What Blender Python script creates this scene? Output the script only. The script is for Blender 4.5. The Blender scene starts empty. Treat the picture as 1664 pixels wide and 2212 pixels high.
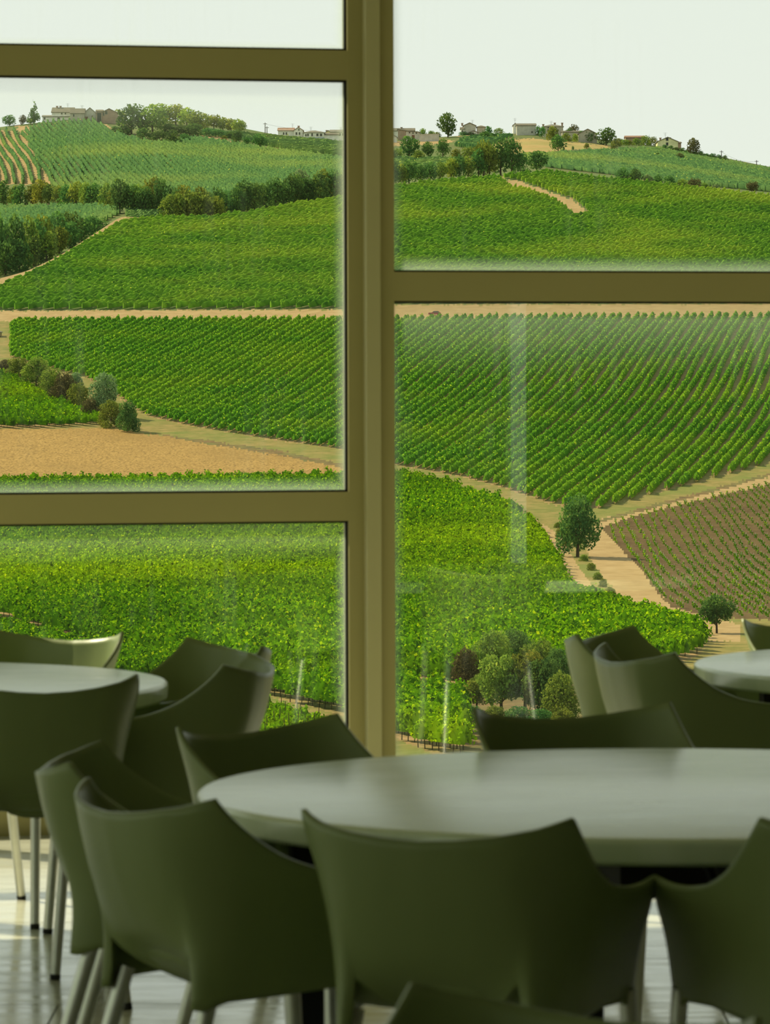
import bpy, bmesh, math, random
import numpy as np
from mathutils import Vector, Matrix

# ------------------------------------------------------------------ camera, sky, sun, exposure
S = bpy.context.scene
COL = S.collection
F, YH, HC = 9000.0, 839.0, 1.4915            # focal length in px of the 1664x2212 frame, eye-level row, eye height
ROLL = -0.003
cam_data = bpy.data.cameras.new('camera')
cam = bpy.data.objects.new('camera', cam_data)
COL.objects.link(cam)
cam_data.sensor_fit = 'VERTICAL'
cam_data.sensor_height = 36.0
cam_data.sensor_width = 36.0 * 1664 / 2212
cam_data.lens = F / 2212 * 36.0
cam_data.clip_start, cam_data.clip_end = 0.1, 9000
PITCH = math.atan((1106 - YH) / F)
CAMROT = Matrix.Rotation(math.pi / 2 - PITCH, 3, 'X') @ Matrix.Rotation(ROLL, 3, 'Z')
cam.matrix_world = Matrix.Translation((0, 0, HC)) @ CAMROT.to_4x4()
cam_data.dof.use_dof = True
cam_data.dof.focus_distance = 500
cam_data.dof.aperture_fstop = 17.0
S.camera = cam

world = bpy.data.worlds.new('sky')
S.world = world
world.use_nodes = True
wn, wl = world.node_tree.nodes, world.node_tree.links
wn.clear()
w_out = wn.new('ShaderNodeOutputWorld')
w_bg = wn.new('ShaderNodeBackground')
w_tc = wn.new('ShaderNodeTexCoord')
w_sep = wn.new('ShaderNodeSeparateXYZ')
w_rmp = wn.new('ShaderNodeValToRGB')
wl.new(w_tc.outputs['Generated'], w_sep.inputs[0])
wl.new(w_sep.outputs['Z'], w_rmp.inputs[0])
wl.new(w_rmp.outputs[0], w_bg.inputs['Color'])
wl.new(w_bg.outputs[0], w_out.inputs[0])
w_rmp.color_ramp.elements[0].position = 0.0
w_rmp.color_ramp.elements[0].color = (0.93, 0.955, 0.88, 1)
w_rmp.color_ramp.elements[1].position = 1.0
w_rmp.color_ramp.elements[1].color = (0.50, 0.66, 0.74, 1)
e = w_rmp.color_ramp.elements.new(0.16)
e.color = (0.86, 0.93, 0.87, 1)
w_bg.inputs['Strength'].default_value = 1.1

SUN_H = Vector((0.80, -0.60))                # horizontal heading of the sunlight
SUN_EL = math.radians(40)
sun_data = bpy.data.lights.new('sun', 'SUN')
sun = bpy.data.objects.new('sun', sun_data)
COL.objects.link(sun)
sun_data.energy = 7.6
sun_data.color = (1.0, 0.88, 0.62)
sun_data.angle = math.radians(0.6)
sd = Vector((SUN_H.x * math.cos(SUN_EL), SUN_H.y * math.cos(SUN_EL), -math.sin(SUN_EL)))
sun.rotation_euler = sd.to_track_quat('-Z', 'Y').to_euler()
sun.location = (-20, 30, 30)

S.view_settings.view_transform = 'Standard'
S.view_settings.look = 'None'
S.view_settings.exposure = 0.0
S.view_settings.gamma = 1.0
S.view_settings.use_curve_mapping = False
S.cycles.max_bounces = 10
S.cycles.diffuse_bounces = 5
S.cycles.transparent_max_bounces = 16
S.cycles.caustics_reflective = False
S.cycles.caustics_refractive = False

rng = np.random.default_rng(7)
random.seed(7)

# ------------------------------------------------------------------ materials
def mat(name, build):
    m = bpy.data.materials.new(name)
    m.use_nodes = True
    nt = m.node_tree
    nt.nodes.clear()
    out = nt.nodes.new('ShaderNodeOutputMaterial')
    sh = build(nt.nodes, nt.links)
    nt.links.new(sh, out.inputs['Surface'])
    return m

def ramp(n, l, fac, stops):
    r = n.new('ShaderNodeValToRGB')
    els = r.color_ramp.elements
    els[0].position, els[0].color = stops[0][0], (*stops[0][1], 1)
    els[1].position, els[1].color = stops[-1][0], (*stops[-1][1], 1)
    for p, c in stops[1:-1]:
        x = els.new(p)
        x.color = (*c, 1)
    if fac is not None:
        l.new(fac, r.inputs[0])
    return r.outputs[0]

def noise(n, l, scale, detail=4, stretch=None, coord='Object', rough=0.6):
    tc = n.new('ShaderNodeTexCoord')
    src = tc.outputs[coord]
    if stretch:
        mp = n.new('ShaderNodeMapping')
        mp.inputs['Scale'].default_value = stretch[:3]
        if len(stretch) > 3:
            mp.inputs['Rotation'].default_value = (0, 0, stretch[3])
        l.new(src, mp.inputs[0])
        src = mp.outputs[0]
    t = n.new('ShaderNodeTexNoise')
    t.inputs['Scale'].default_value = scale
    t.inputs['Detail'].default_value = detail
    t.inputs['Roughness'].default_value = rough
    l.new(src, t.inputs['Vector'])
    return t.outputs['Fac']

def mixc(n, l, fac, a, b, mode='MIX'):
    m = n.new('ShaderNodeMix')
    m.data_type = 'RGBA'
    m.blend_type = mode
    for sock, v in ((m.inputs[0], fac), (m.inputs[6], a), (m.inputs[7], b)):
        if hasattr(v, 'links') or isinstance(v, bpy.types.NodeSocket):
            l.new(v, sock)
        elif isinstance(v, (int, float)):
            sock.default_value = v
        else:
            sock.default_value = (*v, 1)
    return m.outputs[2]

def math_n(n, l, op, a, b=None, c=None, clamp=False):
    m = n.new('ShaderNodeMath')
    m.operation = op
    m.use_clamp = clamp
    for i, v in enumerate((a, b, c)):
        if v is None:
            continue
        if isinstance(v, (int, float)):
            m.inputs[i].default_value = v
        else:
            l.new(v, m.inputs[i])
    return m.outputs[0]

def principled(n, l, color, rough=0.5, spec=0.5, metal=0.0, bump=None, bump_d=0.01):
    p = n.new('ShaderNodeBsdfPrincipled')
    if isinstance(color, bpy.types.NodeSocket):
        l.new(color, p.inputs['Base Color'])
    else:
        p.inputs['Base Color'].default_value = (*color, 1)
    if isinstance(rough, bpy.types.NodeSocket):
        l.new(rough, p.inputs['Roughness'])
    else:
        p.inputs['Roughness'].default_value = rough
    p.inputs['Specular IOR Level'].default_value = spec
    p.inputs['Metallic'].default_value = metal
    if bump is not None:
        b = n.new('ShaderNodeBump')
        b.inputs['Strength'].default_value = 0.6
        b.inputs['Distance'].default_value = bump_d
        l.new(bump, b.inputs['Height'])
        l.new(b.outputs[0], p.inputs['Normal'])
    return p.outputs[0]

def plain(name, color, rough=0.5, spec=0.5, metal=0.0, var=0.12, scale=8.0):
    def b(n, l):
        f = noise(n, l, scale)
        lo = tuple(c * (1 - var) for c in color)
        hi = tuple(min(1, c * (1 + var)) for c in color)
        return principled(n, l, ramp(n, l, f, [(0.3, lo), (0.7, hi)]), rough, spec, metal)
    return mat(name, b)

def ground(name, stops, scale, stretch=None, big=None, bump_d=0.15):
    def b(n, l):
        f = noise(n, l, scale, 6, stretch, rough=0.7)
        c = ramp(n, l, f, stops)
        if big:
            g = noise(n, l, big[0], 3)
            c = mixc(n, l, ramp(n, l, g, [(0.42, (0, 0, 0)), (0.62, (1, 1, 1))]), c, mixc(n, l, 0.55, c, big[1]))
        return principled(n, l, c, 0.95, 0.1, bump=f, bump_d=bump_d)
    return mat(name, b)

def foliage(name, dark, mid, light, yellow, patch=0.02, ymix=0.5, transl=0.35, objvar=0.0, vigour=0.0):
    def b(n, l):
        at = n.new('ShaderNodeAttribute')
        at.attribute_name = 'tint'
        c = ramp(n, l, at.outputs['Fac'], [(0.0, dark), (0.5, mid), (0.85, light), (1.0, yellow)])
        g = noise(n, l, patch, 4)
        fac = ramp(n, l, g, [(0.45, (0, 0, 0)), (0.68, (ymix, ymix, ymix))])
        c = mixc(n, l, fac, c, mixc(n, l, 0.6, c, yellow))
        if vigour:
            v = noise(n, l, 0.022, 3)
            lo = 1 - vigour
            c = mixc(n, l, 1.0, c, ramp(n, l, v, [(0.36, (lo * 0.85, lo, lo)), (0.6, (1, 1, 1))]), 'MULTIPLY')
        if objvar:
            oi = n.new('ShaderNodeObjectInfo')
            hs = n.new('ShaderNodeHueSaturation')
            l.new(c, hs.inputs['Color'])
            l.new(math_n(n, l, 'MULTIPLY_ADD', oi.outputs['Random'], objvar, 1 - objvar / 2), hs.inputs['Value'])
            l.new(math_n(n, l, 'MULTIPLY_ADD', oi.outputs['Random'], 0.05, 0.475), hs.inputs['Hue'])
            c = hs.outputs[0]
        d = n.new('ShaderNodeBsdfDiffuse')
        t = n.new('ShaderNodeBsdfTranslucent')
        l.new(c, d.inputs[0])
        l.new(c, t.inputs[0])
        mx = n.new('ShaderNodeMixShader')
        mx.inputs[0].default_value = transl
        l.new(d.outputs[0], mx.inputs[1])
        l.new(t.outputs[0], mx.inputs[2])
        return mx.outputs[0]
    return mat(name, b)

M = {}
M['vine'] = foliage('vine_leaves', (0.018, 0.07, 0.003), (0.125, 0.31, 0.004), (0.33, 0.52, 0.004), (0.50, 0.60, 0.006), 0.012, 0.5, 0.5, vigour=0.38)
M['vine_mid'] = foliage('vine_leaves_hedgerow', (0.035, 0.13, 0.012), (0.125, 0.32, 0.016), (0.27, 0.49, 0.018), (0.50, 0.58, 0.025), 0.03, 0.4, 0.5)
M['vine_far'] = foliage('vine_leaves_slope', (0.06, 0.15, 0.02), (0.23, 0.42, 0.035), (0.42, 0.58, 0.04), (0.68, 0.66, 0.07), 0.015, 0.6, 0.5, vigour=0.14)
M['vine_ridge'] = foliage('vine_leaves_ridge', (0.07, 0.16, 0.06), (0.15, 0.29, 0.085), (0.25, 0.40, 0.09), (0.46, 0.50, 0.09), 0.010, 0.6, 0.45)  # greens lightened and greyed to put distance haze into the colour
M['tree_dark'] = foliage('tree_leaves_dark', (0.03, 0.09, 0.025), (0.095, 0.20, 0.045), (0.18, 0.31, 0.05), (0.26, 0.36, 0.06), 0.3, 0.4, 0.38, 0.5)
M['tree_olive'] = foliage('tree_leaves_olive', (0.06, 0.11, 0.02), (0.19, 0.26, 0.035), (0.34, 0.38, 0.05), (0.46, 0.42, 0.06), 0.3, 0.5, 0.4, 0.5)
M['tree_yellow'] = foliage('tree_leaves_yellow', (0.11, 0.16, 0.02), (0.28, 0.34, 0.035), (0.45, 0.46, 0.06), (0.58, 0.50, 0.08), 0.3, 0.5, 0.4, 0.4)
M['tree_grey'] = foliage('tree_leaves_silvery', (0.07, 0.13, 0.045), (0.19, 0.29, 0.11), (0.32, 0.43, 0.17), (0.42, 0.50, 0.20), 0.3, 0.4, 0.35, 0.3)
M['tree_brown'] = foliage('tree_leaves_brownish', (0.07, 0.065, 0.025), (0.13, 0.12, 0.04), (0.18, 0.18, 0.06), (0.24, 0.20, 0.06), 0.3, 0.4, 0.3, 0.3)
M['bark'] = plain('bark', (0.085, 0.065, 0.04), 0.95, 0.1, var=0.35, scale=3)
M['vine_wood'] = plain('vine_wood', (0.07, 0.05, 0.03), 0.95, 0.1, var=0.3, scale=3)
M['stake'] = plain('wooden_stake', (0.45, 0.42, 0.30), 0.8, 0.2)
M['soil'] = ground('vineyard_soil', [(0.3, (0.17, 0.125, 0.04)), (0.5, (0.29, 0.185, 0.075)), (0.7, (0.40, 0.25, 0.11))], 0.5, None, (0.06, (0.17, 0.18, 0.045)))
M['slope_soil'] = ground('slope_soil', [(0.3, (0.07, 0.10, 0.024)), (0.55, (0.12, 0.13, 0.04)), (0.75, (0.26, 0.18, 0.08))], 0.25, None, (0.03, (0.09, 0.15, 0.03)))
M['grass'] = ground('dry_grass', [(0.3, (0.12, 0.12, 0.024)), (0.5, (0.21, 0.165, 0.045)), (0.72, (0.31, 0.21, 0.075))], 0.35, None, (0.05, (0.11, 0.16, 0.024)))
M['bank'] = ground('earth_bank', [(0.3, (0.07, 0.06, 0.02)), (0.5, (0.15, 0.095, 0.035)), (0.7, (0.25, 0.155, 0.06))], 0.6, None, (0.15, (0.10, 0.14, 0.03)))
M['dirt'] = ground('pale_dirt', [(0.3, (0.27, 0.175, 0.07)), (0.55, (0.35, 0.235, 0.10)), (0.75, (0.41, 0.29, 0.14))], 0.3)
M['stubble'] = ground('stubble', [(0.34, (0.13, 0.075, 0.02)), (0.5, (0.31, 0.185, 0.05)), (0.68, (0.43, 0.27, 0.085))], 2.2, (1, 0.35, 1, 0.2), (0.04, (0.24, 0.145, 0.04)))
M['ploughed'] = ground('ploughed_earth', [(0.3, (0.065, 0.038, 0.012)), (0.5, (0.095, 0.056, 0.019)), (0.72, (0.14, 0.085, 0.03))], 1.0, (1, 0.3, 1), (0.05, (0.13, 0.085, 0.026)))
M['golden'] = ground('golden_meadow', [(0.3, (0.28, 0.20, 0.06)), (0.5, (0.36, 0.24, 0.085)), (0.72, (0.42, 0.29, 0.12))], 0.12, None, (0.02, (0.22, 0.22, 0.055)))

def chair_plastic(n, l):
    f = noise(n, l, 220, 2)
    c = ramp(n, l, noise(n, l, 3, 2), [(0.3, (0.205, 0.262, 0.098)), (0.7, (0.225, 0.282, 0.110))])
    return principled(n, l, c, 0.40, 0.5, bump=f, bump_d=0.0006)
M['chair'] = mat('matt_olive_plastic', chair_plastic)
M['alu'] = plain('satin_aluminium', (0.62, 0.63, 0.58), 0.35, 0.5, 0.85, 0.05, 30)
M['rubber'] = plain('black_rubber', (0.02, 0.02, 0.018), 0.7, 0.3)
M['black'] = plain('black_steel', (0.012, 0.012, 0.011), 0.55, 0.3)

def table_lam(n, l):
    f = noise(n, l, 5, 5, (1, 3.2, 1), rough=0.65)
    c = ramp(n, l, f, [(0.3, (0.72, 0.84, 0.60)), (0.5, (0.78, 0.89, 0.66)), (0.7, (0.82, 0.92, 0.71))])
    r = math_n(n, l, 'MULTIPLY_ADD', f, 0.12, 0.19)
    return principled(n, l, c, r, 1.0)
M['table'] = mat('pale_laminate', table_lam)

def frame_paint(n, l):
    f = noise(n, l, 260, 2)
    return principled(n, l, ramp(n, l, noise(n, l, 1.3, 3), [(0.3, (0.37, 0.34, 0.145)), (0.7, (0.40, 0.365, 0.16))]), 0.5, 0.4, bump=f, bump_d=0.0004)
M['frame'] = mat('cream_frame_paint', frame_paint)
def post_paint(n, l):
    return principled(n, l, ramp(n, l, noise(n, l, 1.3, 3), [(0.3, (0.47, 0.45, 0.24)), (0.7, (0.50, 0.475, 0.26))]), 0.45, 0.4)
M['post'] = mat('pale_post_paint', post_paint)

def floor_stone(n, l):
    f = noise(n, l, 1.6, 7, (0.55, 2.4, 1), rough=0.68)
    g = noise(n, l, 7.0, 5, (0.4, 2.0, 1), rough=0.7)
    c = ramp(n, l, f, [(0.3, (0.46, 0.46, 0.36)), (0.5, (0.66, 0.66, 0.54)), (0.72, (0.76, 0.75, 0.63))])
    c = mixc(n, l, ramp(n, l, g, [(0.55, (0, 0, 0)), (0.72, (0.6, 0.6, 0.6))]), c, (0.22, 0.21, 0.16))
    r = ramp(n, l, g, [(0.4, (0.12, 0.12, 0.12)), (0.7, (0.3, 0.3, 0.3))])
    return principled(n, l, c, r, 1.0, bump=g, bump_d=0.0004)
M['floor'] = mat('polished_stone', floor_stone)
M['plaster'] = plain('cream_plaster', (0.60, 0.58, 0.46), 0.85, 0.2, var=0.05, scale=1.5)
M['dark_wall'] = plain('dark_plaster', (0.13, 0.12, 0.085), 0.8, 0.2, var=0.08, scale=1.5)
M['concrete'] = plain('facade_concrete', (0.45, 0.42, 0.35), 0.9, 0.2)

def glass(n, l):
    tc = n.new('ShaderNodeTexCoord')
    sp = n.new('ShaderNodeSeparateXYZ')
    l.new(tc.outputs['Generated'], sp.inputs[0])
    def edge(s, w):
        a = math_n(n, l, 'MINIMUM', s, math_n(n, l, 'SUBTRACT', 1.0, s))
        return math_n(n, l, 'SUBTRACT', 1.0, math_n(n, l, 'DIVIDE', a, w, clamp=True), clamp=True)
    top = math_n(n, l, 'SUBTRACT', 1.0, math_n(n, l, 'DIVIDE', math_n(n, l, 'SUBTRACT', 1.0, sp.outputs['Z']), 0.16, clamp=True), clamp=True)  # wide band at the pane top paints reflected haze among the dust
    low = math_n(n, l, 'SUBTRACT', 1.0, math_n(n, l, 'DIVIDE', sp.outputs['Z'], 0.04, clamp=True), clamp=True)
    ez = math_n(n, l, 'MAXIMUM', math_n(n, l, 'MULTIPLY', math_n(n, l, 'POWER', top, 1.5), 0.42), math_n(n, l, 'POWER', low, 2.0))
    ex = math_n(n, l, 'POWER', edge(sp.outputs['X'], 0.03), 2.2)
    e = math_n(n, l, 'MAXIMUM', ez, ex)
    streak = noise(n, l, 6.0, 5, (5.0, 5.0, 0.35), rough=0.6)
    st = ramp(n, l, streak, [(0.5, (0, 0, 0)), (0.75, (1, 1, 1))])
    blot = noise(n, l, 1.6, 4)
    bl = ramp(n, l, blot, [(0.48, (0, 0, 0)), (0.72, (1, 1, 1))])
    d = math_n(n, l, 'MULTIPLY_ADD', e, 0.30, 0.004)
    d = math_n(n, l, 'MULTIPLY_ADD', math_n(n, l, 'MULTIPLY', st, bl), 0.07, d)
    tr = n.new('ShaderNodeBsdfTransparent')
    tr.inputs[0].default_value = (0.975, 0.99, 0.965, 1)
    gl = n.new('ShaderNodeBsdfGlossy')
    gl.inputs['Roughness'].default_value = 0.0
    lw = n.new('ShaderNodeLayerWeight')
    lw.inputs['Blend'].default_value = 0.5
    sch = math_n(n, l, 'MULTIPLY_ADD', math_n(n, l, 'POWER', lw.outputs['Facing'], 5.0), 0.90, 0.08)
    mx = n.new('ShaderNodeMixShader')
    l.new(sch, mx.inputs[0])
    l.new(tr.outputs[0], mx.inputs[1])
    l.new(gl.outputs[0], mx.inputs[2])
    df = n.new('ShaderNodeBsdfDiffuse')
    df.inputs[0].default_value = (0.62, 0.72, 0.60, 1)
    tl = n.new('ShaderNodeBsdfTranslucent')
    tl.inputs[0].default_value = (0.62, 0.74, 0.60, 1)
    dd = n.new('ShaderNodeMixShader')
    dd.inputs[0].default_value = 0.6
    l.new(df.outputs[0], dd.inputs[1])
    l.new(tl.outputs[0], dd.inputs[2])
    m2 = n.new('ShaderNodeMixShader')
    l.new(d, m2.inputs[0])
    l.new(mx.outputs[0], m2.inputs[1])
    l.new(dd.outputs[0], m2.inputs[2])
    return m2.outputs[0]
M['glass'] = mat('dusty_glass_painted_haze', glass)
M['gasket'] = plain('black_gasket', (0.012, 0.011, 0.008), 0.7, 0.2)
for nm, c in (('wall_white', (0.82, 0.78, 0.64)), ('wall_grey', (0.50, 0.48, 0.38)), ('wall_brick', (0.36, 0.25, 0.17)),
              ('wall_yellow', (0.78, 0.72, 0.38)), ('wall_stone', (0.46, 0.42, 0.30)), ('roof_brown', (0.17, 0.145, 0.10)),
              ('roof_red', (0.27, 0.15, 0.095)), ('roof_grey', (0.19, 0.17, 0.125)), ('dark_opening', (0.06, 0.065, 0.055)),
              ('shutter', (0.20, 0.10, 0.06)), ('plinth', (0.42, 0.46, 0.42))):
    M[nm] = plain(nm, c, 0.85, 0.15, var=0.18, scale=0.6)
M['car_red'] = plain('car_red_paint', (0.35, 0.04, 0.05), 0.3, 0.5, var=0.05)
M['car_glass'] = plain('car_window', (0.05, 0.06, 0.06), 0.15, 0.5)
M['wire'] = plain('wire_grey', (0.25, 0.25, 0.22), 0.6)

# ------------------------------------------------------------------ object helpers
def link(name, me, parent=None, mtl=None):
    o = bpy.data.objects.new(name, me)
    COL.objects.link(o)
    if mtl is not None and me is not None and not me.materials:
        me.materials.append(mtl)
    if parent is not None:
        o.parent = parent
    return o

def empty(name, loc=(0, 0, 0), rz=0.0):
    o = bpy.data.objects.new(name, None)
    o.empty_display_size = 0.2
    COL.objects.link(o)
    o.location = loc
    o.rotation_euler = (0, 0, rz)
    return o

def tag(o, label=None, cat=None, group=None, kind=None):
    if label: o['label'] = label
    if cat: o['category'] = cat
    if group: o['group'] = group
    if kind: o['kind'] = kind
    return o

def mesh_np(name, V, Q, tint=None, smooth=False):
    me = bpy.data.meshes.new(name)
    V = np.ascontiguousarray(V, dtype=np.float32)
    Q = np.ascontiguousarray(Q, dtype=np.int32)
    me.vertices.add(len(V))
    me.vertices.foreach_set('co', V.ravel())
    k = Q.shape[1]
    me.loops.add(Q.size)
    me.loops.foreach_set('vertex_index', Q.ravel())
    me.polygons.add(len(Q))
    me.polygons.foreach_set('loop_start', np.arange(0, Q.size, k, dtype=np.int32))
    me.polygons.foreach_set('loop_total', np.full(len(Q), k, dtype=np.int32))
    if smooth:
        me.polygons.foreach_set('use_smooth', np.ones(len(Q), dtype=bool))
    if tint is not None:
        a = me.attributes.new('tint', 'FLOAT', 'POINT')
        a.data.foreach_set('value', np.ascontiguousarray(tint, dtype=np.float32))
    me.update(calc_edges=True)
    return me

class MB:
    """collects boxes, tubes and prisms into one mesh"""
    def __init__(s):
        s.v, s.f = [], []
    def add(s, v, f):
        b = len(s.v)
        s.v += [tuple(p) for p in v]
        s.f += [tuple(i + b for i in q) for q in f]
        return s
    def box(s, lo, hi, rot=None, org=None):
        x0, y0, z0 = lo
        x1, y1, z1 = hi
        v = [Vector(p) for p in ((x0, y0, z0), (x1, y0, z0), (x1, y1, z0), (x0, y1, z0), (x0, y0, z1), (x1, y0, z1), (x1, y1, z1), (x0, y1, z1))]
        if rot is not None:
            v = [rot @ p for p in v]
        if org is not None:
            v = [p + Vector(org) for p in v]
        return s.add(v, [(0, 3, 2, 1), (4, 5, 6, 7), (0, 1, 5, 4), (1, 2, 6, 5), (2, 3, 7, 6), (3, 0, 4, 7)])
    def tube(s, a, b, r0, r1=None, n=10, cap=True):
        a, b = Vector(a), Vector(b)
        r1 = r0 if r1 is None else r1
        d = (b - a).normalized()
        u = d.orthogonal().normalized()
        w = d.cross(u)
        v, f = [], []
        for p, r in ((a, r0), (b, r1)):
            for i in range(n):
                t = 2 * math.pi * i / n
                v.append(p + u * (r * math.cos(t)) + w * (r * math.sin(t)))
        for i in range(n):
            j = (i + 1) % n
            f.append((i, j, n + j, n + i))
        if cap:
            f.append(tuple(range(n - 1, -1, -1)))
            f.append(tuple(range(n, 2 * n)))
        return s.add(v, f)
    def lathe(s, prof, n=64, c=(0, 0, 0)):
        v, f = [], []
        m = len(prof)
        for i in range(n):
            t = 2 * math.pi * i / n
            for r, z in prof:
                v.append((c[0] + r * math.cos(t), c[1] + r * math.sin(t), c[2] + z))
        for i in range(n):
            j = (i + 1) % n
            for k in range(m - 1):
                f.append((i * m + k, j * m + k, j * m + k + 1, i * m + k + 1))
        return s.add(v, f)
    def mesh(s, name, smooth=None):
        me = bpy.data.meshes.new(name)
        me.from_pydata(s.v, [], s.f)
        if smooth is not None:
            me.polygons.foreach_set('use_smooth', [True] * len(me.polygons))
            me.set_sharp_from_angle(angle=math.radians(smooth))
        me.update()
        return me
    def build(s, name, m, parent=None, smooth=None):
        return link(name, s.mesh(name, smooth), parent, m)

# ------------------------------------------------------------------ rays of photograph pixels, used to find real positions on floor, facade and hills
def ray(u, v):
    d = CAMROT @ Vector(((u - 832) / F, -(v - 1106) / F, -1.0))
    return d
def lev(u, v):
    d = ray(u, v)
    return 832 + F * d.x / d.y, YH - F * d.z / d.y     # levelled azimuth / elevation coordinates
def on_height(u, v, z):
    d = ray(u, v)
    t = (z - HC) / d.z
    return Vector((d.x * t, d.y * t, z))

# ------------------------------------------------------------------ terrain
_gy = np.array([16, 60, 120, 200, 300, 360, 440, 525, 620, 690, 730, 850, 940, 1070, 1110, 1200, 1360, 1440, 1560], float)
_gv = np.array([3651, 2414, 2076, 1851, 1640, 1520, 1400, 1300, 1200, 1100, 1050, 900, 800, 680, 640, 560, 430, 370, 290], float)
_cu = np.array([-3000, -400, 0, 60, 100, 150, 200, 265, 350, 450, 560, 650, 745, 842, 950, 1077, 1182, 1332, 1522, 1664, 2000, 4000], float)
_cv = np.array([640, 620, 600, 584, 566, 540, 508, 466, 472, 472, 458, 442, 428, 406, 393, 383, 372, 390, 410, 425, 470, 560], float)
_su = np.array([-3000, -200, 0, 60, 100, 150, 200, 260, 350, 430, 520, 600, 745, 842, 950, 1050, 1150, 1280, 1330, 1420, 1500, 1560, 1664, 2000, 4000], float)
_sv = np.array([420, 300, 274, 267, 263, 256, 258, 262, 260, 264, 276, 292, 303, 301, 298, 292, 290, 300, 308, 318, 331, 343, 364, 430, 600], float)
YS = 1950.0
DIP = 12.0
PW = 0.85
def smooth_interp(x, xs, ys):
    return (np.interp(x - 12, xs, ys) + np.interp(x, xs, ys) * 2 + np.interp(x + 12, xs, ys)) / 4
def near_v(y): return np.interp(y, _gy, _gv)
def near_y(v): return np.interp(-np.asarray(v, float), -_gv, _gy)
def crest(U):
    vc = smooth_interp(U, _cu, _cv)
    return vc, near_y(vc)
def ground_z(x, y):
    x, y = np.asarray(x, float), np.maximum(np.asarray(y, float), 10.0)
    U = 832 + F * x / y
    vc, yc = crest(U)
    y1 = yc + 45
    vs = smooth_interp(U, _su, _sv)
    t = np.clip((y - y1) / (YS - y1), 0, 1)
    v_far = (vc + DIP) + (vs - vc - DIP) * t ** PW
    v_dip = vc + DIP * np.sin(np.clip((y - yc) / 45, 0, 1) * math.pi / 2)
    v = np.where(y <= yc, near_v(y), np.where(y < y1, v_dip, v_far))
    v = np.where(y > YS, vs + (y - YS) * 0.22, v)
    return HC + (YH - v) / F * y
def gp_lev(U, V, layer):
    if layer == 'n':
        y = float(near_y(V))
    else:
        vc, yc = crest(U)
        y1 = float(yc) + 45
        v1 = float(vc) + DIP
        vs = float(smooth_interp(U, _su, _sv))
        t = min(max((v1 - V) / (v1 - vs), 0), 1.02)
        y = y1 + (YS - y1) * t ** (1 / PW)
    x = (U - 832) / F * y
    return x, y
def gp(u, v, layer='n'):
    U, V = lev(u, v)
    x, y = gp_lev(U, V, layer)
    return Vector((x, y, float(ground_z(x, y))))

def dens(poly, n=8):
    out = []
    for i, (a, b) in enumerate(poly):
        c, d = poly[(i + 1) % len(poly)]
        for k in range(n):
            out.append((a + (c - a) * k / n, b + (d - b) * k / n))
    return out
def inside(px, py, poly):
    r = np.zeros(np.shape(px), bool)
    j = len(poly) - 1
    for i in range(len(poly)):
        xi, yi = poly[i]
        xj, yj = poly[j]
        c = (yi > py) != (yj > py)
        r ^= c & (px < (xj - xi) * (py - yi) / (yj - yi + 1e-12) + xi)
        j = i
    return r

# field outlines, as they lie in the photograph (near slope / far hill)
P_MID = [(22, 695), (400, 694), (745, 692), (1100, 688), (1900, 682), (1900, 935), (1664, 1000), (1400, 1070), (1290, 1100), (1235, 1098), (1180, 1085), (1080, 1052), (1000, 1030), (842, 1002), (745, 972), (560, 945), (420, 922), (310, 897), (245, 850), (190, 818), (100, 795), (22, 772)]
P_UP = [(0, 622), (80, 590), (150, 550), (225, 505), (265, 482), (350, 474), (450, 474), (560, 460), (650, 444), (745, 430), (842, 408), (950, 395), (1076, 385), (1182, 374), (1332, 392), (1522, 412), (1664, 427), (1900, 455), (1900, 652), (842, 657), (745, 667), (0, 671), (-300, 673), (-300, 640)]
P_BARE = [(1080, 386), (1120, 391), (1180, 412), (1240, 432), (1276, 465), (1240, 470), (1224, 450), (1178, 425), (1130, 412), (1100, 404)]
P_LEFTV = [(-300, 790), (0, 808), (60, 838), (100, 862), (150, 880), (238, 918), (100, 925), (-300, 928)]
P_NEAR = [(-300, 1060), (0, 1052), (745, 1042), (842, 1037), (920, 1042), (1000, 1070), (1100, 1102), (1160, 1150), (1180, 1180), (1215, 1236), (1228, 1285), (1300, 1312), (1400, 1340), (1500, 1366), (1530, 1386), (1515, 1412), (1480, 1428), (1240, 1462), (970, 1482), (842, 1476), (750, 1466), (640, 1453), (450, 1440), (275, 1418), (0, 1334), (-300, 1250)]
P_STRIP = [(-300, 1330), (0, 1368), (250, 1440), (400, 1455), (575, 1455), (750, 1482), (842, 1494), (1006, 1535), (1010, 1640), (932, 1628), (842, 1588), (750, 1548), (580, 1504), (400, 1480), (250, 1480), (0, 1440), (-300, 1400)]
P_LOW = [(250, 1500), (520, 1510), (600, 1540), (668, 1562), (760, 1600), (830, 1640), (600, 1640), (300, 1600)]
P_STUB = [(-300, 934), (150, 926), (245, 925), (320, 938), (450, 955), (600, 980), (745, 1010), (800, 1032), (745, 1041), (0, 1051), (-300, 1058)]
P_PLOUGH = [(1298, 1140), (1400, 1107), (1664, 1044), (1950, 978), (1950, 1325), (1664, 1338), (1545, 1335), (1452, 1312), (1420, 1280), (1390, 1235)]
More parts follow.
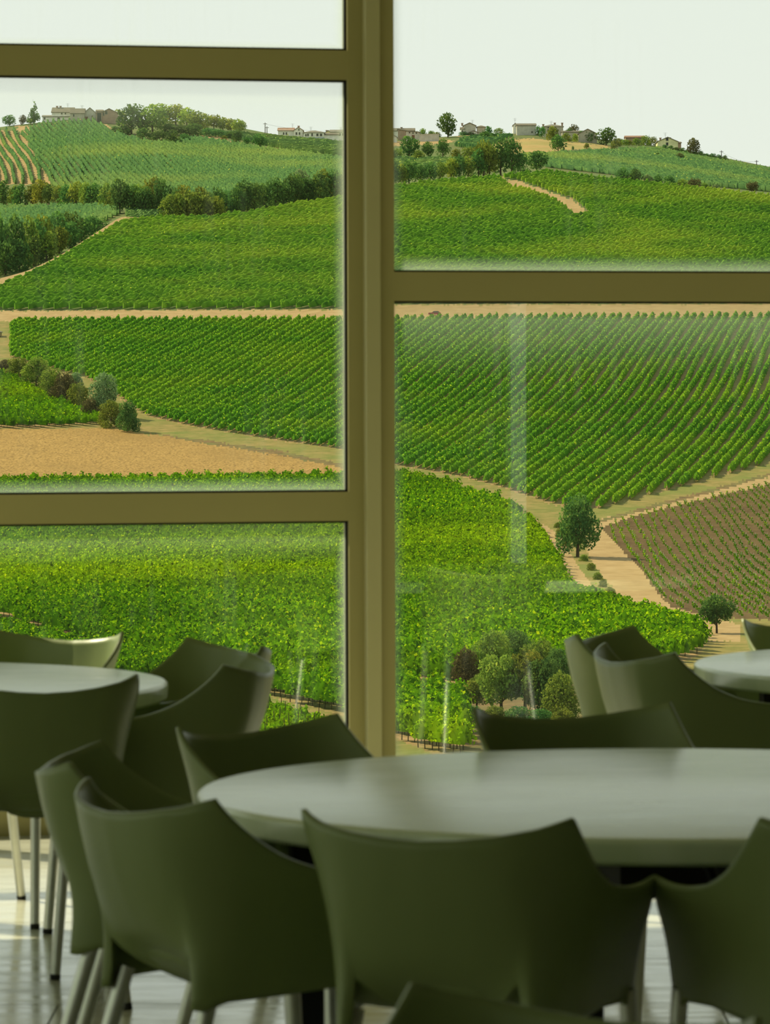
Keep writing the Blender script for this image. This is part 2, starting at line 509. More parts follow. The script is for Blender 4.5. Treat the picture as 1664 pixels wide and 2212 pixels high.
ROADS = [
    [(-300, 674), (745, 669), (842, 659), (1950, 654), (1950, 681), (1100, 687), (745, 691), (22, 694), (-300, 697)],
    [(-300, 625), (0, 602), (100, 562), (200, 505), (250, 466), (275, 462), (266, 484), (225, 508), (150, 553), (80, 593), (0, 624), (-300, 645)],
    P_BARE,
    [(1110, 1108), (1165, 1128), (1215, 1160), (1235, 1200), (1262, 1240), (1300, 1290), (1300, 1312), (1228, 1285), (1215, 1236), (1180, 1180), (1160, 1150)],
    [(1284, 1138), (1298, 1140), (1390, 1235), (1420, 1280), (1452, 1312), (1545, 1335), (1600, 1350), (1600, 1385), (1535, 1385), (1500, 1366), (1385, 1328), (1330, 1280), (1275, 1205), (1262, 1165)],
    [(1290, 1122), (1664, 1030), (1950, 965), (1950, 978), (1664, 1044), (1400, 1107), (1298, 1140), (1284, 1138)],
]
DITCH = [(330, 936), (450, 952), (600, 972), (745, 1003), (842, 1020), (960, 1052), (1150, 1108), (1150, 1116), (960, 1062), (842, 1030), (745, 1012), (600, 982), (450, 960)]
F_GOLD = [(1050, 318), (1075, 308), (1110, 301), (1150, 299), (1200, 304), (1320, 314), (1322, 320), (1220, 324), (1180, 332), (1090, 332)]
F_TRACKS = [
    [(38, 292), (52, 290), (80, 345), (110, 395), (100, 398), (70, 350)],
    [(202, 263), (218, 263), (242, 276), (238, 282)],
    [(30, 270), (60, 272), (75, 290), (50, 292)],
    [(425, 290), (470, 294), (500, 304), (490, 308), (440, 298)],
    [(572, 318), (600, 320), (650, 330), (640, 335), (590, 325)],
    [(335, 335), (345, 335), (400, 372), (430, 385), (415, 386), (380, 368)],
    [(-60, 443), (260, 440), (260, 447), (-60, 452)],
    [(845, 306), (960, 300), (985, 305), (940, 312), (850, 316)],
    [(960, 288), (1060, 286), (1110, 296), (1090, 302), (970, 293)],
    [(1340, 322), (1375, 332), (1370, 336), (1338, 326)], [(1392, 345), (1412, 354), (1408, 358), (1390, 349)],
    [(1560, 362), (1600, 370), (1596, 377), (1556, 368)], [(1620, 372), (1650, 378), (1640, 384), (1616, 378)],
]
F_SPARSE = [(-300, 300), (30, 282), (46, 292), (72, 345), (100, 396), (60, 398), (-300, 400)]

DITCH_R = [(1290, 1124), (1400, 1094), (1664, 1022), (1950, 955), (1950, 961), (1664, 1029), (1400, 1101), (1290, 1131)]
P_COPSE = [(960, 1484), (1250, 1464), (1300, 1600), (1000, 1640), (985, 1530)]
def levp(poly): return [lev(*p) for p in poly]

def build_terrain():
    us = np.concatenate([np.arange(-3000, -300, 90.0), np.arange(-300, 1965, 4.0), np.arange(1965, 4700, 90.0)])
    sv = np.concatenate([np.linspace(3651, 1700, 14)[:-1], np.linspace(1700, 1000, 170)[:-1]])
    cols, n = [], len(us)
    vc, yc = crest(us)
    vs = smooth_interp(us, _su, _sv)
    rows_y = [near_y(np.full(n, v)) for v in sv]
    for k in range(161):
        rows_y.append(near_y(1000 + (vc - 1000) * k / 160))
    for k in (1, 2, 3):
        rows_y.append(yc + 15 * k)
    y1 = yc + 45
    for k in range(1, 91):
        rows_y.append(y1 + (YS - y1) * (k / 90) ** (1 / PW))
    for k in (40, 120, 260, 500):
        rows_y.append(np.full(n, YS + k))
    Y = np.array(rows_y)
    X = (us[None, :] - 832) / F * Y
    Z = ground_z(X, Y)
    R, C = Y.shape
    V = np.stack([X, Y, Z], -1).reshape(-1, 3)
    i = np.arange(R - 1)[:, None] * C + np.arange(C - 1)[None, :]
    Q = np.stack([i, i + 1, i + C + 1, i + C], -1).reshape(-1, 4)
    ctr = V[Q].mean(1)
    U = 832 + F * ctr[:, 0] / ctr[:, 1]
    VV = YH - F * (ctr[:, 2] - HC) / ctr[:, 1]
    U = U + rng.normal(0, 1.2, len(U))
    VV = VV + rng.normal(0, 1.0, len(U))
    far = (np.arange(R - 1)[:, None] >= len(sv) + 160) & np.ones((R - 1, C - 1), bool)
    far = far.ravel()
    cls = np.where(far, 1, 2)                 # 1 vineyard slope far, 2 dry grass
    def put(poly, c, m):
        s = inside(U, VV, levp([(-900 if u <= -200 else 2600 if u >= 1850 else u, v) for u, v in poly])) & m
        cls[s] = c
    nr = ~far
    put(P_UP, 1, nr)
    for p in (P_MID, P_LEFTV, P_NEAR, P_STRIP, P_LOW): put(p, 3, nr)
    put(P_STUB, 4, nr)
    put(P_PLOUGH, 5, nr)
    for p in ROADS: put(p, 6, nr)
    put(DITCH, 8, nr)
    put(DITCH_R, 8, nr)
    put(P_COPSE, 8, nr)
    put(F_GOLD, 7, far)
    for p in F_TRACKS: put(p, 6, far)
    put(F_SPARSE, 6, far)
    names = {1: ('hillside', 'slope_soil'), 2: ('grass_field', 'grass'), 3: ('vineyard_ground', 'soil'), 4: ('stubble_field', 'stubble'),
             5: ('ploughed_field', 'ploughed'), 6: ('dirt_road', 'dirt'), 7: ('meadow_field', 'golden'), 8: ('earth_bank', 'bank')}
    for c, (nm, m) in names.items():
        q = Q[cls == c]
        if not len(q): continue
        idx, inv = np.unique(q, return_inverse=True)
        o = link(nm, mesh_np(nm, V[idx], inv.reshape(-1, 4), None, True), None, M[m])
        tag(o, kind='structure')
build_terrain()

# ------------------------------------------------------------------ vine rows
def row_parts(P, h, w, h0, nsec, step, lpm, lsize, seed, trunk=None):
    """P: Nx3 ground points spaced STEP apart along one row"""
    r = np.random.default_rng(seed)
    n = len(P)
    T = np.gradient(P[:, :2], axis=0)
    T /= np.linalg.norm(T, axis=1)[:, None] + 1e-9
    N = np.stack([-T[:, 1], T[:, 0]], 1)
    hh = h * (1 + 0.10 * np.sin(np.arange(n) * step * 1.1 + seed) + 0.09 * np.sin(np.arange(n) * step * 4.1 + seed) + r.normal(0, 0.07, n))
    ww = w * (1 + 0.16 * np.sin(np.arange(n) * step * 2.3 + seed * 2) + 0.22 * np.sin(np.arange(n) * step * 4.1 + seed) + r.normal(0, 0.10, n))
    ang = np.linspace(-0.15, math.pi + 0.15, nsec)
    jit = 1 + r.normal(0, 0.14, (n, nsec))
    across = np.cos(ang)[None, :] * ww[:, None] / 2 * jit
    up = h0 + (hh[:, None] - h0) * np.clip(np.sin(ang)[None, :] * 0.85 + 0.15, 0, 1.1) * (1 + r.normal(0, 0.07, (n, nsec)))
    ends = np.ones(n)
    ends[[0, -1]] = 0.35
    across *= ends[:, None]
    V = np.empty((n, nsec, 3))
    V[..., 0] = P[:, None, 0] + N[:, None, 0] * across
    V[..., 1] = P[:, None, 1] + N[:, None, 1] * across
    V[..., 2] = P[:, None, 2] + up
    i = np.arange(n - 1)[:, None] * nsec + np.arange(nsec - 1)[None, :]
    Q = np.stack([i, i + nsec, i + nsec + 1, i + 1], -1).reshape(-1, 4)
    tint = np.clip(r.normal(0.30, 0.18, (n, nsec)), 0, 0.8)  # core darker than the leaves: shade in the gaps put into colour
    V, tint = V.reshape(-1, 3), tint.ravel()
    m = int(n * step * lpm)
    if m:
        k = r.uniform(0, n - 1.001, m)
        k0 = k.astype(int)
        f = (k - k0)[:, None]
        base = P[k0] * (1 - f) + P[k0 + 1] * f
        a = r.uniform(-0.1, math.pi + 0.1, m)
        rr = r.uniform(0.92, 1.28, m)
        ac = np.cos(a) * ww[k0] / 2 * rr
        uu = h0 + (hh[k0] - h0) * np.clip(np.sin(a) * 0.85 + 0.15, 0, 1) * r.uniform(0.95, 1.18, m)
        c = base + np.stack([N[k0, 0] * ac, N[k0, 1] * ac, uu], 1)
        d1 = r.normal(0, 1, (m, 3))
        d1 /= np.linalg.norm(d1, axis=1)[:, None]
        d2 = np.cross(d1, r.normal(0, 1, (m, 3)))
        d2 /= np.linalg.norm(d2, axis=1)[:, None] + 1e-9
        s = (lsize * r.uniform(0.7, 1.35, m))[:, None]
        L = np.stack([c - d1 * s, c - d2 * s * 0.8, c + d1 * s, c + d2 * s * 0.8], 1).reshape(-1, 3)
        b = len(V)
        Q = np.concatenate([Q, np.arange(m * 4).reshape(-1, 4) + b])
        V = np.concatenate([V, L])
        tint = np.concatenate([tint, np.repeat(np.clip(r.normal(0.55, 0.22, m), 0, 1), 4)])
    return V, Q, tint

def trunk_mesh(P, step, every, h0, seed, rad=0.036, post_h=None):
    r = np.random.default_rng(seed)
    k = np.arange(0, len(P) - 1, max(1, int(round(every / step))))
    c = P[k] + np.stack([r.normal(0, 0.04, len(k)), r.normal(0, 0.04, len(k)), np.zeros(len(k))], 1)
    hh = h0 * 1.25 + np.zeros(len(k))
    if post_h:
        hh[::4] = post_h
    V, Q = [], []
    off = np.array([(-1, -1), (1, -1), (1, 1), (-1, 1)]) * rad
    for i, p in enumerate(c):
        b = i * 8
        lean = r.normal(0, 0.08, 2)
        for z, l_, sc in ((-0.15, 0, 1.15), (hh[i], 1, 0.7)):
            for o in off:
                V.append((p[0] + o[0] * sc + lean[0] * l_, p[1] + o[1] * sc + lean[1] * l_, p[2] + z))
        for a in range(4):
            d = (a + 1) % 4
            Q.append((b + a, b + d, b + 4 + d, b + 4 + a))
    return np.array(V), np.array(Q)

def field_rows(poly, layer, d, spacing, step, holes=(), beyond=False):
    """ground points of each row of a planted field"""
    pw = np.array([gp(u, v, layer)[:2] for u, v in dens(poly, 6)])
    hw = [np.array([gp(u, v, layer)[:2] for u, v in dens(h_, 5)]) for h_ in holes]
    d = np.array(d, float)
    d /= np.linalg.norm(d)
    q = np.array([-d[1], d[0]])
    a, b = pw @ d, pw @ q
    out = []
    for s in np.arange(b.min() + spacing * 0.5, b.max(), spacing):
        t = np.arange(a.min(), a.max(), step)
        xy = t[:, None] * d[None] + s * q[None]
        # gentle sway of the planting lines
        xy = xy + q[None] * (1.3 * np.sin(t / 55.0 + 1.6) + 0.22 * np.sin(t / 17.0 + s))[:, None]
        m = inside(xy[:, 0], xy[:, 1], pw)
        for h_ in hw:
            m &= ~inside(xy[:, 0], xy[:, 1], h_)
        # keep what the frame (with a margin) can see
        U = 832 + F * xy[:, 0] / np.maximum(xy[:, 1], 1)
        m &= (((U > -900) & (U < -134)) | ((U > 1804) & (U < 2600))) if beyond else ((U > -130) & (U < 1800))
        idx = np.flatnonzero(m)
        if len(idx) < 4: continue
        for seg in np.split(idx, np.flatnonzero(np.diff(idx) > 1) + 1):
            if len(seg) * step < 4.0 or len(seg) < 3: continue
            p = xy[seg]
            out.append(np.column_stack([p, ground_z(p[:, 0], p[:, 1])]))
    return out

def plant(rows, m, label, group, h, w, h0, nsec, step, lpm, lsize, trunks=None, stuff=None, post_h=None):
    allV, allQ, allT, b = [], [], [], 0
    for i, P in enumerate(rows):
        V, Q, t = row_parts(P, h, w, h0, nsec, step, lpm, lsize, i * 7 + len(rows))
        if stuff:
            allV.append(V); allQ.append(Q + b); allT.append(t); b += len(V)
            continue
        o = link('vine_row', mesh_np('vine_row', V, Q, t), None, m)
        tag(o, label, 'vine row', group)
        if trunks:
            tv, tq = trunk_mesh(P, step, trunks, h0, i, post_h=post_h)
            if len(tq):
                k = link('vine_trunks', mesh_np('vine_trunks', tv, tq), o, M['vine_wood'])
                tag(k, kind='stuff')
    if stuff and allV:
        o = link(stuff[0], mesh_np(stuff[0], np.concatenate(allV), np.concatenate(allQ), np.concatenate(allT)), None, m)
        tag(o, stuff[1], stuff[2], kind='stuff')

plant(field_rows(P_MID, 'n', (0.155, 0.988), 2.05, 0.55), M['vine_mid'],
      'row of dark green grapevines in the big striped vineyard below the straight dirt road', 'vine rows of the striped vineyard',
      1.4, 0.85, 0.35, 5, 0.55, 6, 0.17, trunks=5)
plant(field_rows(P_NEAR, 'n', (0.40, -0.92), 2.6, 0.6), M['vine'],
      'leafy row of bright green grapevines in the broad vineyard just behind the tables', 'vine rows of the nearest broad vineyard',
      2.05, 1.25, 0.65, 5, 0.6, 30, 0.19, trunks=1.6)
plant(field_rows(P_STRIP, 'n', (0.40, -0.92), 2.4, 0.45), M['vine'],
      'short green vine row in the narrow strip below the path', 'vine rows of the narrow lower strip',
      2.1, 1.4, 0.75, 6, 0.45, 50, 0.14, trunks=1.5, post_h=1.9)
plant(field_rows(P_LOW, 'n', (0.40, -0.92), 2.4, 0.45), M['vine'],
      'sparse low vine row with posts at the slope foot', 'low staked vine rows at the foot of the slope',
      1.1, 0.6, 0.5, 6, 0.45, 20, 0.13, trunks=1.0, post_h=1.9)
plant(field_rows(P_LEFTV, 'n', (0.75, -0.66), 2.5, 0.6), M['vine'],
      'row of green grapevines in the small triangular plot beside the scrub', 'vine rows of the triangular plot',
      1.8, 1.2, 0.55, 6, 0.6, 8, 0.18, trunks=1.9)
plant(field_rows(P_UP, 'n', (0.50, 0.87), 3.0, 1.05, holes=(P_BARE,)), M['vine_far'],
      'row of green grapevines on the rounded slope above the straight dirt road', 'vine rows of the upper slope',
      1.8, 0.85, 0.3, 5, 1.05, 1.2, 0.18, stuff=('vines', 'green vineyard of fine rows on the rounded slope above the straight dirt road', 'vineyard'))
# the distant hill: rows too fine to pick apart, one mass per plot
FAR_PLOTS = [
    ([(46, 288), (95, 266), (205, 262), (238, 284), (330, 330), (560, 440), (262, 445), (108, 440), (108, 394), (76, 340)], (0.14, -0.99), 'vines', 'green vineyard spread under the ridge farmhouse'),
    ([(250, 290), (330, 312), (430, 300), (560, 322), (745, 345), (745, 420), (560, 440), (330, 330)], (0.17, -0.98), 'vines', 'green vineyard beside the line of ridge bushes'),
    ([(440, 286), (560, 296), (745, 312), (745, 338), (640, 330), (560, 312)], (0.9, 0.3), 'vines', 'yellow green vineyard below the white ridge houses'),
    ([(-200, 448), (255, 448), (262, 462), (215, 488), (100, 490), (-200, 500)], (0.25, -0.97), 'vines', 'small vineyard of slanting rows in front of the wooded belt'),
    ([(272, 455), (352, 455), (350, 478), (268, 482)], (0.3, 0.95), 'vines', 'little vineyard block beside the dirt track'),
    (F_SPARSE, (0.12, -0.99), 'vines', 'sparse young vineyard with pale soil between its rows'),
    ([(980, 318), (1005, 300), (1110, 296), (1065, 312), (1040, 324)], (0.85, 0.5), 'vines', 'small vineyard next to the golden meadow'),
    ([(845, 345), (1010, 350), (1000, 372), (845, 388)], (0.9, 0.3), 'vines', 'green vineyard between two lines of trees'),
    ([(1120, 340), (1330, 328), (1420, 325), (1520, 345), (1664, 370), (1850, 405), (1850, 440), (1664, 415), (1500, 400), (1340, 380), (1180, 362)], (0.3, -0.95), 'vines', 'broad green vineyard on the right shoulder of the hill'),
]
for k, (poly, d, nm, lab) in enumerate(FAR_PLOTS):
    sp, w_ = (3.3, 1.1) if poly is F_SPARSE else (2.3, 1.15)
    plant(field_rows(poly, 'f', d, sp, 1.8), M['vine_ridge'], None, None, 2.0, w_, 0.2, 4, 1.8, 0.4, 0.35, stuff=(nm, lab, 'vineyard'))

# the same plots, carried on past both sides of the view in a coarser planting
def widen(poly):
    return [(-900 if u <= -200 else 2600 if u >= 1850 else u, v) for u, v in poly]
_ext = []
for poly, lay, d, sp, hw_ in ((P_MID, 'n', (0.155, 0.988), 2.05, (1.4, .85)), (P_NEAR, 'n', (0.40, -0.92), 2.6, (2.05, 1.3)), (P_UP, 'n', (0.50, 0.87), 3.0, (1.8, .9)),
                              (P_LEFTV, 'n', (0.75, -0.66), 2.5, (1.8, 1.2)), (FAR_PLOTS[3][0], 'f', FAR_PLOTS[3][1], 2.3, (2.0, 1.15)), (FAR_PLOTS[8][0], 'f', FAR_PLOTS[8][1], 2.3, (2.0, 1.15)), (P_STRIP, 'n', (0.40, -0.92), 2.4, (2.0, 1.3))):
    rows = field_rows(widen(poly), lay, d, sp, 2.0, beyond=True)
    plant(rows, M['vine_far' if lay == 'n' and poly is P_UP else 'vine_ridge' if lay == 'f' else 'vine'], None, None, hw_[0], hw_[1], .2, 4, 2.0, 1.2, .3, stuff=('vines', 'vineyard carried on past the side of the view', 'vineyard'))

# young vines in the ploughed field
def young_mesh(seed):
    r = np.random.default_rng(seed)
    m = 26
    c = np.stack([r.normal(0, 0.13, m), r.normal(0, 0.13, m), r.uniform(0.25, 1.0, m)], 1)
    d1 = r.normal(0, 1, (m, 3)); d1 /= np.linalg.norm(d1, axis=1)[:, None]
    d2 = np.cross(d1, r.normal(0, 1, (m, 3))); d2 /= np.linalg.norm(d2, axis=1)[:, None]
    s = 0.14
    V = np.stack([c - d1 * s, c - d2 * s, c + d1 * s, c + d2 * s], 1).reshape(-1, 3)
    Q = np.arange(m * 4).reshape(-1, 4)
    st = np.array([(-.025, -.025, -.1), (.025, -.025, -.1), (.025, .025, -.1), (-.025, .025, -.1), (-.02, -.02, 1.35), (.02, -.02, 1.35), (.02, .02, 1.35), (-.02, .02, 1.35)])
    sq = np.array([(0, 1, 5, 4), (1, 2, 6, 5), (2, 3, 7, 6), (3, 0, 4, 7), (4, 5, 6, 7)]) + len(V)
    t = np.concatenate([np.repeat(np.clip(r.normal(0.5, 0.2, m), 0, 1), 4), np.zeros(8)])
    return np.concatenate([V, st]), np.concatenate([Q, sq]), t, m
def young_vines():
    pts = []
    for P in field_rows(P_PLOUGH, 'n', (0.01, -1), 1.45, 2.9):
        pts += [p for p in P]
    pts = np.array(pts) + np.column_stack([rng.normal(0, 0.1, len(pts)), rng.normal(0, 0.25, len(pts)), np.zeros(len(pts))])
    pts = pts[np.argsort(pts[:, 1])]
    vis = (832 + F * pts[:, 0] / pts[:, 1]) < 1690
    pts = np.concatenate([pts[vis], pts[~vis]])
    meshes = []
    for k in range(5):
        V, Q, t, m = young_mesh(k)
        me = mesh_np('young_vine', V, Q, t)
        me.materials.append(M['vine']); me.materials.append(M['stake'])
        mi = np.zeros(len(Q), np.int32); mi[m:] = 1
        me.polygons.foreach_set('material_index', mi)
        meshes.append((me, V, Q, t, mi))
    for i, p in enumerate(pts[:300]):
        o = link('young_vine', meshes[i % 5][0])
        o.location = p
        o.rotation_euler = (0, 0, i * 1.7)
        s = 0.5 + 0.35 * random.random()
        o.scale = (s, s, s)
        tag(o, 'small staked young vine growing in the bare brown ploughed field', 'vine', 'young vines in the ploughed field')
    VV, QQ, TT, MI, b = [], [], [], [], 0
    for i, p in enumerate(pts[300:]):
        _, V, Q, t, mi = meshes[i % 5]
        VV.append(V * (0.5 + 0.35 * random.random()) + p); QQ.append(Q + b); TT.append(t); MI.append(mi); b += len(V)
    if VV:
        me = mesh_np('young_vines', np.concatenate(VV), np.concatenate(QQ), np.concatenate(TT))
        me.materials.append(M['vine']); me.materials.append(M['stake'])
        me.polygons.foreach_set('material_index', np.concatenate(MI))
        tag(link('young_vines', me), 'further young vines thinning out up the brown ploughed field', 'vine', kind='stuff')
young_vines()

# ------------------------------------------------------------------ trees
def crown_mesh(kind, seed, nleaf, ls):
    """crown for a tree of height 1 and width 1"""
    r = np.random.default_rng(seed)
    lobes = []
    if kind == 'cone':
        for k in range(9):
            z = 0.16 + 0.8 * k / 8
            rad = 0.46 * (1 - k / 9.2) + 0.03
            for j in range(max(1, 5 - k // 2)):
                a = r.uniform(0, 6.28)
                lobes.append((math.cos(a) * rad * 0.55, math.sin(a) * rad * 0.55, z, rad * 0.62, 0.10))
    else:
        z0, z1 = {'round': (0.2, 0.98), 'tall': (0.14, 1.0), 'bush': (0.02, 0.95), 'open': (0.36, 0.98)}[kind]
        nl = {'round': 16, 'tall': 18, 'bush': 14, 'open': 12}[kind]
        for k in range(nl):
            f = (k + 0.5) / nl
            z = z0 + (z1 - z0) * (0.12 + 0.76 * f)
            prof = {'round': math.sin(math.pi * min(1, 0.16 + 0.8 * f)) ** 0.7, 'tall': math.sin(math.pi * (0.22 + 0.72 * f)) ** 0.6,
                    'bush': (1 - f ** 2.2) ** 0.5, 'open': math.sin(math.pi * (0.12 + 0.8 * f)) ** 0.8}[kind]
            a = k * 2.4 + r.uniform(-0.4, 0.4)
            rr = 0.36 * prof * r.uniform(0.55, 1.05)
            s = (0.13 + 0.10 * r.random()) * (0.75 + 0.4 * prof)
            lobes.append((math.cos(a) * rr, math.sin(a) * rr, min(z, z1 - s * 0.6), s, s * 0.8))
    lb = np.array(lobes)
    w = lb[:, 3] ** 2
    k = r.choice(len(lb), nleaf, p=w / w.sum())
    d = r.normal(0, 1, (nleaf, 3))
    d /= np.linalg.norm(d, axis=1)[:, None]
    rad = r.uniform(0.55, 1.08, nleaf) ** 0.7
    c = lb[k, :3] + d * np.stack([lb[k, 3], lb[k, 3], lb[k, 4]], 1) * rad[:, None]
    c[:, :2] *= 0.47 / np.quantile(np.hypot(c[:, 0], c[:, 1]), 0.96)
    zl, zh = np.quantile(c[:, 2], 0.01), np.quantile(c[:, 2], 0.99)
    zb = {'cone': 0.08, 'round': 0.13, 'tall': 0.10, 'bush': 0.0, 'open': 0.30}[kind]
    c[:, 2] = zb + (c[:, 2] - zl) / (zh - zl) * (0.98 - zb)
    d1 = r.normal(0, 1, (nleaf, 3)) + d * 0.2
    d1 /= np.linalg.norm(d1, axis=1)[:, None]
    d2 = np.cross(d1, d + r.normal(0, 0.5, (nleaf, 3)))
    d2 /= np.linalg.norm(d2, axis=1)[:, None] + 1e-9
    s = (ls * r.uniform(0.6, 1.4, nleaf))[:, None]
    V = np.stack([c - d1 * s, c - d2 * s * 0.7, c + d1 * s, c + d2 * s * 0.7], 1).reshape(-1, 3)
    Q = np.arange(nleaf * 4).reshape(-1, 4)
    lt = r.normal(0.45, 0.12, len(lb))
    tint = np.repeat(np.clip(lt[k] + r.normal(0, 0.15, nleaf) + d[:, 2] * 0.08, 0, 1), 4)
    return mesh_np('crown', V, Q, tint)
def trunk_wood(kind, seed):
    r = random.Random(seed)
    b = MB()
    top = {'cone': 0.9, 'bush': 0.45}.get(kind, 0.62)
    r0 = 0.035 if kind != 'bush' else 0.022
    b.tube((0, 0, -0.04), (0.01, 0.0, top * 0.45), r0, r0 * 0.75, 7)
    b.tube((0.01, 0, top * 0.45), (0.0, 0.02, top), r0 * 0.75, r0 * 0.3, 6)
    for k in range(0 if kind == 'cone' else 6):
        a = k * 1.1 + r.random()
        z = top * (0.35 + 0.09 * k)
        l = 0.2 + 0.1 * r.random()
        b.tube((0.01, 0, z), (math.cos(a) * l, math.sin(a) * l, z + 0.22), r0 * 0.4, r0 * 0.15, 5, False)
    return b.mesh('trunk')
KINDS = ('round', 'tall', 'bush', 'open', 'cone')
_crowns, _trunks = {}, {}
def crown_for(kind, var, big, color):
    key = (kind, var, big, color)
    if key not in _crowns:
        base = (kind, var, big)
        if base not in _crowns:
            n = 3800 if big else 900
            _crowns[base] = crown_mesh(kind, hash(kind) % 97 * 0 + KINDS.index(kind) * 31 + var, n, 0.028 if big else 0.047)
        me = _crowns[base].copy()
        me.materials.append(M['tree_' + color])
        _crowns[key] = me
    return _crowns[key]
def trunk_for(kind, var):
    if (kind, var) not in _trunks:
        me = trunk_wood(kind, KINDS.index(kind) * 17 + var)
        me.materials.append(M['bark'])
        _trunks[(kind, var)] = me
    return _trunks[(kind, var)]
_tn = [0]
def tree(u, v, hpx, wpx, kind, color, layer, label, group=None, name=None, cat='tree', big=False, sink=0.15):
    p = gp(u, v, layer)
    h, w = hpx * p.y / F, wpx * p.y / F
    _tn[0] += 1
    k = _tn[0]
    nm = name or {'bush': 'bush', 'cone': 'conifer'}.get(kind, 'leafy_tree')
    o = empty(nm, (p.x, p.y, p.z - sink), k * 1.37)
    tag(o, label, cat, group)
    cr = link('crown', crown_for(kind, k % 3, big, color), o)
    tr = link('trunk', trunk_for(kind, k % 3), o)
    cr.scale = (w, w, h)
    tr.scale = ((w + h) / 2, (w + h) / 2, h)
    return o

R_ = random.Random(11)
# skyline, left of the centre post
tree(20, 272, 24, 33, 'round', 'dark', 'f', 'small round dark tree alone at the far left end of the ridge')
tree(49, 270, 22, 19, 'round', 'brown', 'f', 'reddish brown little tree between the round tree and the conifer on the ridge')
tree(73, 268, 46, 32, 'cone', 'dark', 'f', 'pointed dark conifer left of the ridge farmhouse')
tree(225, 264, 34, 34, 'round', 'yellow', 'f', 'yellow green tree rising behind the brick barn', sink=2)
tree(258, 262, 34, 38, 'round', 'yellow', 'f', 'yellow green tree right of the brick barn roof', sink=2)
tree(284, 290, 64, 74, 'round', 'dark', 'f', 'large rounded dark tree right of the brick barn')
tree(330, 290, 64, 72, 'round', 'olive', 'f', 'large olive green tree second from the brick barn')
for i, (u, v, h, w) in enumerate(((268, 290, 20, 36), (308, 300, 24, 42), (345, 306, 26, 44), (374, 312, 32, 36), (250, 288, 16, 26), (398, 306, 18, 30))):
    tree(u, v, h, w, 'bush', 'dark', 'f', 'low dark bush on the slope below the large ridge trees', 'bushes below the large ridge trees')
for i, (u, v, h, w, c) in enumerate(((352, 268, 40, 44, 'yellow'), (380, 270, 40, 40, 'yellow'), (404, 274, 38, 36, 'yellow'), (424, 280, 36, 34, 'olive'), (442, 282, 34, 30, 'yellow'),
                                      (462, 283, 32, 28, 'yellow'), (482, 286, 30, 26, 'yellow'), (500, 289, 30, 25, 'yellow'), (516, 293, 32, 26, 'yellow'), (420, 288, 20, 30, 'dark'))):
    tree(u, v, h * 1.1, w * 1.3, 'open' if i > 4 else 'round', c, 'f', 'yellow green tree in the long grove along the ridge', 'grove of yellow green ridge trees')
for u, v, h, w in ((366, 290, 24, 40), (392, 292, 22, 40), (418, 293, 20, 38), (446, 294, 18, 36), (472, 296, 18, 34), (498, 298, 16, 30)):  # added dark bushes standing in for the shade under the grove
    tree(u, v, h, w, 'bush', 'dark', 'f', 'added dark bush for the shade under the yellow green ridge grove', 'dark bushes added as shade below the ridge grove')
tree(512, 310, 30, 27, 'round', 'dark', 'f', 'dark round tree below the right end of the yellow grove')
tree(533, 312, 17, 20, 'bush', 'dark', 'f', 'small dark bush between two round trees under the grove')
tree(561, 320, 32, 36, 'round', 'dark', 'f', 'broad dark tree standing left below the red roofed white house')
tree(484, 304, 12, 16, 'bush', 'olive', 'f', 'tiny olive bush at the head of the short dirt track')
# wooded belt across the left hill
for u in range(-30, 262, 20):
    tree(u + R_.uniform(-6, 6), 447 + R_.uniform(-2, 2), R_.uniform(44, 58), R_.uniform(36, 50), R_.choice(('round', 'bush')), R_.choice(('olive', 'olive', 'yellow', 'dark')), 'f',
         'olive green tree in the left half of the wooded belt', 'olive trees in the wooded belt')
for u in range(262, 372, 18):
    tree(u + R_.uniform(-6, 6), 462 + R_.uniform(-3, 2), R_.uniform(56, 78), R_.uniform(40, 54), R_.choice(('round', 'tall')), R_.choice(('dark', 'dark', 'olive')), 'f',
         'dark green tree in the middle of the wooded belt', 'dark trees in the wooded belt')
for u in range(366, 470, 20):
    tree(u + R_.uniform(-4, 4), 476, R_.uniform(52, 66), R_.uniform(48, 62), 'bush', 'olive', 'f', 'broad olive tree on the near edge of the wooded belt', 'broad olive trees of the belt')
for u in range(380, 760, 19):
    tree(u + R_.uniform(-6, 6), 472 - max(0, u - 470) * 0.15 + R_.uniform(-4, 0), R_.uniform(52, 72), R_.uniform(42, 56), R_.choice(('round', 'bush', 'tall')), R_.choice(('dark', 'dark', 'olive')), 'f',
         'dark green tree in the middle of the wooded belt', 'dark trees in the wooded belt')
tree(650, 428, 62, 48, 'round', 'grey', 'f', 'taller grey green tree standing out of the wooded belt')
for i, u in enumerate(range(470, 745, 30)):
    tree(u, 462 - max(0, u - 470) * 0.13, 30, 44, 'bush', 'dark', 'f', 'low dark shrub at the foot of the wooded belt', 'shrubs at the foot of the belt')
# dark thicket beside the curving dirt road
for i, (u, h) in enumerate(((-20, 80), (12, 78), (42, 74), (72, 70), (100, 66), (128, 62), (152, 60), (176, 54), (198, 44), (-5, 130), (30, 122), (62, 112), (92, 100), (120, 92), (148, 78), (10, 105), (80, 96), (205, 30))):
    vc = float(crest(np.array([float(u)]))[0][0])
    tree(u, vc - 3 - (i > 8) * 6, h, R_.uniform(48, 68), R_.choice(('round', 'bush', 'tall')), R_.choice(('dark', 'dark', 'olive')), 'f',
         'dark tree in the thicket beside the curving dirt road', 'thicket beside the curving road', sink=0.6)
